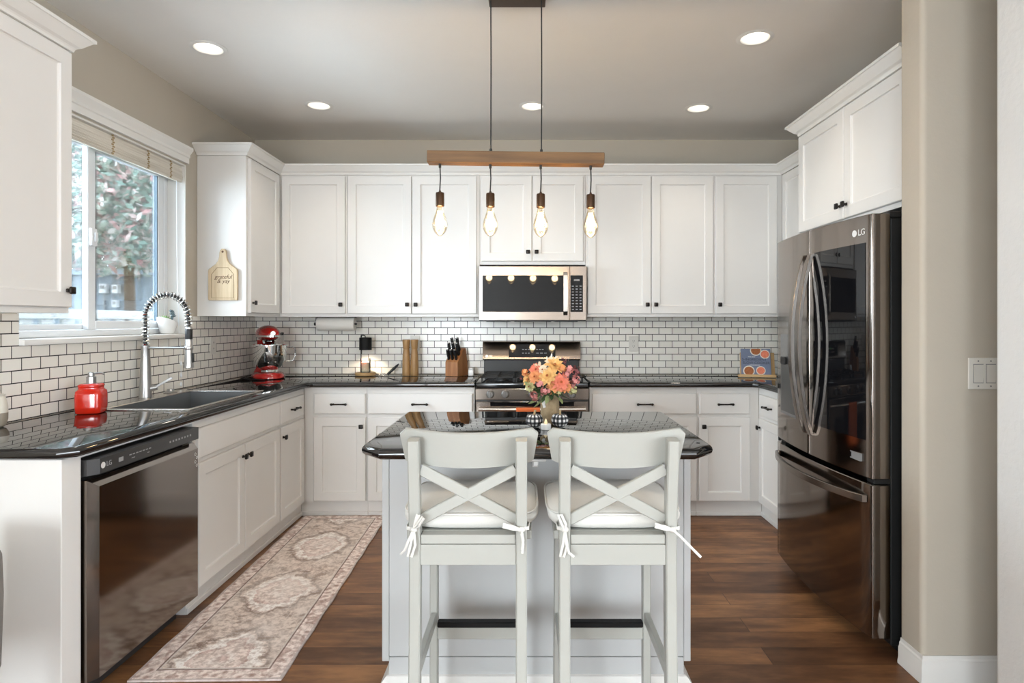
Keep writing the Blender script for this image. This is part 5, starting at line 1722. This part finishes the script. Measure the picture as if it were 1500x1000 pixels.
# ------------------------------------------------------------------ garden outside the window
struct('ground', MB().box((-16, -6, -0.4), (-2.31, 14, -0.1)), mat('garden_soil', (0.16, 0.15, 0.11), 0.95, var=0.4, scale=3))
fn = thing('picket_fence', 'pale board fence with gaps just outside the sink window', 'fence', (-3.55, 0, -0.1))
FENCE = mat('weathered_pale_board', (0.52, 0.54, 0.54), 0.8, var=0.12, scale=5)
for k in range(22):
    y = -1.9 + k * 0.205
    MB().box((-0.012, y, 0), (0.012, y + 0.130, 1.44), 0.003).build('picket', FENCE, fn, flat=True)
MB().box((-0.05, -1.95, 1.4405), (0.03, 2.62, 1.515), 0.004).build('top_rail', FENCE, fn, flat=True)
MB().box((-0.045, -1.95, 0.35), (-0.0125, 2.62, 0.43), 0.004).build('lower_rail', FENCE, fn, flat=True)
hs = thing('neighbouring_house', 'blue-grey clapboard house wall beyond the garden fence', 'house', (-7.5, 6.0, -0.1))
sd_ = MB()
for k in range(13):
    z = 0.0 + k * 0.17
    sd_.loops([[(-4, 0.0, z), (-4, -0.022, z), (-4, -0.006, z + 0.17), (-4, 0.05, z + 0.17)], [(4, 0.0, z), (4, -0.022, z), (4, -0.006, z + 0.17), (4, 0.05, z + 0.17)]])
SIDING = mat('blue_grey_siding', (0.20, 0.255, 0.30), 0.7, var=0.06)
sd_.box((-4, 0.05, 0), (4, 0.3, 2.21)).build('siding', SIDING, hs, flat=True)
MB().box((-4.1, -0.25, 2.212), (4.1, 0.5, 2.30)).build('eave', SIDING, hs, flat=True)
UTIL = mat('white_utility_enamel', (0.75, 0.77, 0.78), 0.5)
for x, z, s, lb in ((-7.26, 1.80, 0.12, 'white meter box on the blue-grey house wall, the one with a conduit'), (-7.05, 1.80, 0.11, 'white meter box on the blue-grey house wall, above the smaller box'),
                    (-7.06, 1.56, 0.09, 'smallest white box on the blue-grey house wall, under another box')):
    ub = thing('meter_box', lb, 'utility box', (x, 5.972, z), 0, 'meter boxes on the house')
    MB().box((-s / 2, -0.09, 0), (s / 2, 0, s * 1.35), 0.008, 2).build('case', UTIL, ub, flat=True)
    MB().box((-s * 0.3, -0.094, s * 0.6), (s * 0.3, -0.0905, s * 1.1)).build('window', GREYPL, ub, flat=True)
    if s == 0.12:
        MB().cyl((0, -0.03, -1.2), (0, -0.03, -0.001), 0.018, seg=10).build('conduit', GREYPL, ub)


def garden_tree(label, x, y, cz, rx, ry, rz_, n, leaf_m, size):
    t = thing('garden_tree', label, 'tree', (x, y, -0.1), 0, 'trees beyond the window')
    MB().tube([(0, 0, 0), (0.05, 0.02, cz * 0.5), (0.0, 0.0, cz)], [0.09, 0.07, 0.03], 10).build('trunk', mat('bark', (0.10, 0.075, 0.055), 0.9, var=0.3), t)
    bm = bmesh.new()
    for k in range(n):
        v = Vector((random.gauss(0, 1), random.gauss(0, 1), random.gauss(0, 1))).normalized() * (random.random() ** 0.4)
        c = Vector((v.x * rx, v.y * ry, cz + v.z * rz_))
        nrm = Vector((random.gauss(0, 1), random.gauss(0, 1), random.gauss(0.6, 1))).normalized()
        a = nrm.orthogonal().normalized()
        a.rotate(Matrix.Rotation(random.uniform(0, 6.28), 3, nrm))
        b2 = nrm.cross(a)
        s = size * random.uniform(0.6, 1.3)
        bm.faces.new([bm.verts.new(c + a * s), bm.verts.new(c + b2 * s * 0.45), bm.verts.new(c - a * s), bm.verts.new(c - b2 * s * 0.45)])
    me = bpy.data.meshes.new('foliage')
    bm.to_mesh(me)
    bm.free()
    me.materials.append(leaf_m)
    o_ = bpy.data.objects.new('foliage', me)
    COL.objects.link(o_)
    o_.parent = t
    return t


MAPLE = bark_leaf('mixed_maple_leaves', [(0.45, 0.52, 0.44), (0.62, 0.36, 0.36), (0.30, 0.42, 0.36), (0.70, 0.55, 0.52), (0.52, 0.60, 0.55), (0.20, 0.31, 0.27), (0.75, 0.72, 0.68)])
DARKL = bark_leaf('dark_shrub_leaves', [(0.10, 0.16, 0.14), (0.16, 0.22, 0.19), (0.22, 0.28, 0.26), (0.07, 0.12, 0.11)])
garden_tree('pink-flecked leafy tree filling the sink window view', -5.4, 3.6, 3.3, 1.8, 1.2, 1.30, 11000, MAPLE, 0.068)
garden_tree('taller dark green tree standing behind the pink-flecked tree', -8.6, 8.6, 4.2, 4.2, 1.6, 2.9, 6000, DARKL, 0.19)
garden_tree('green-grey tree outside the window, nearer than the pink-flecked tree trunk', -5.2, 0.9, 3.0, 1.2, 1.2, 1.5, 6000, MAPLE, 0.06)
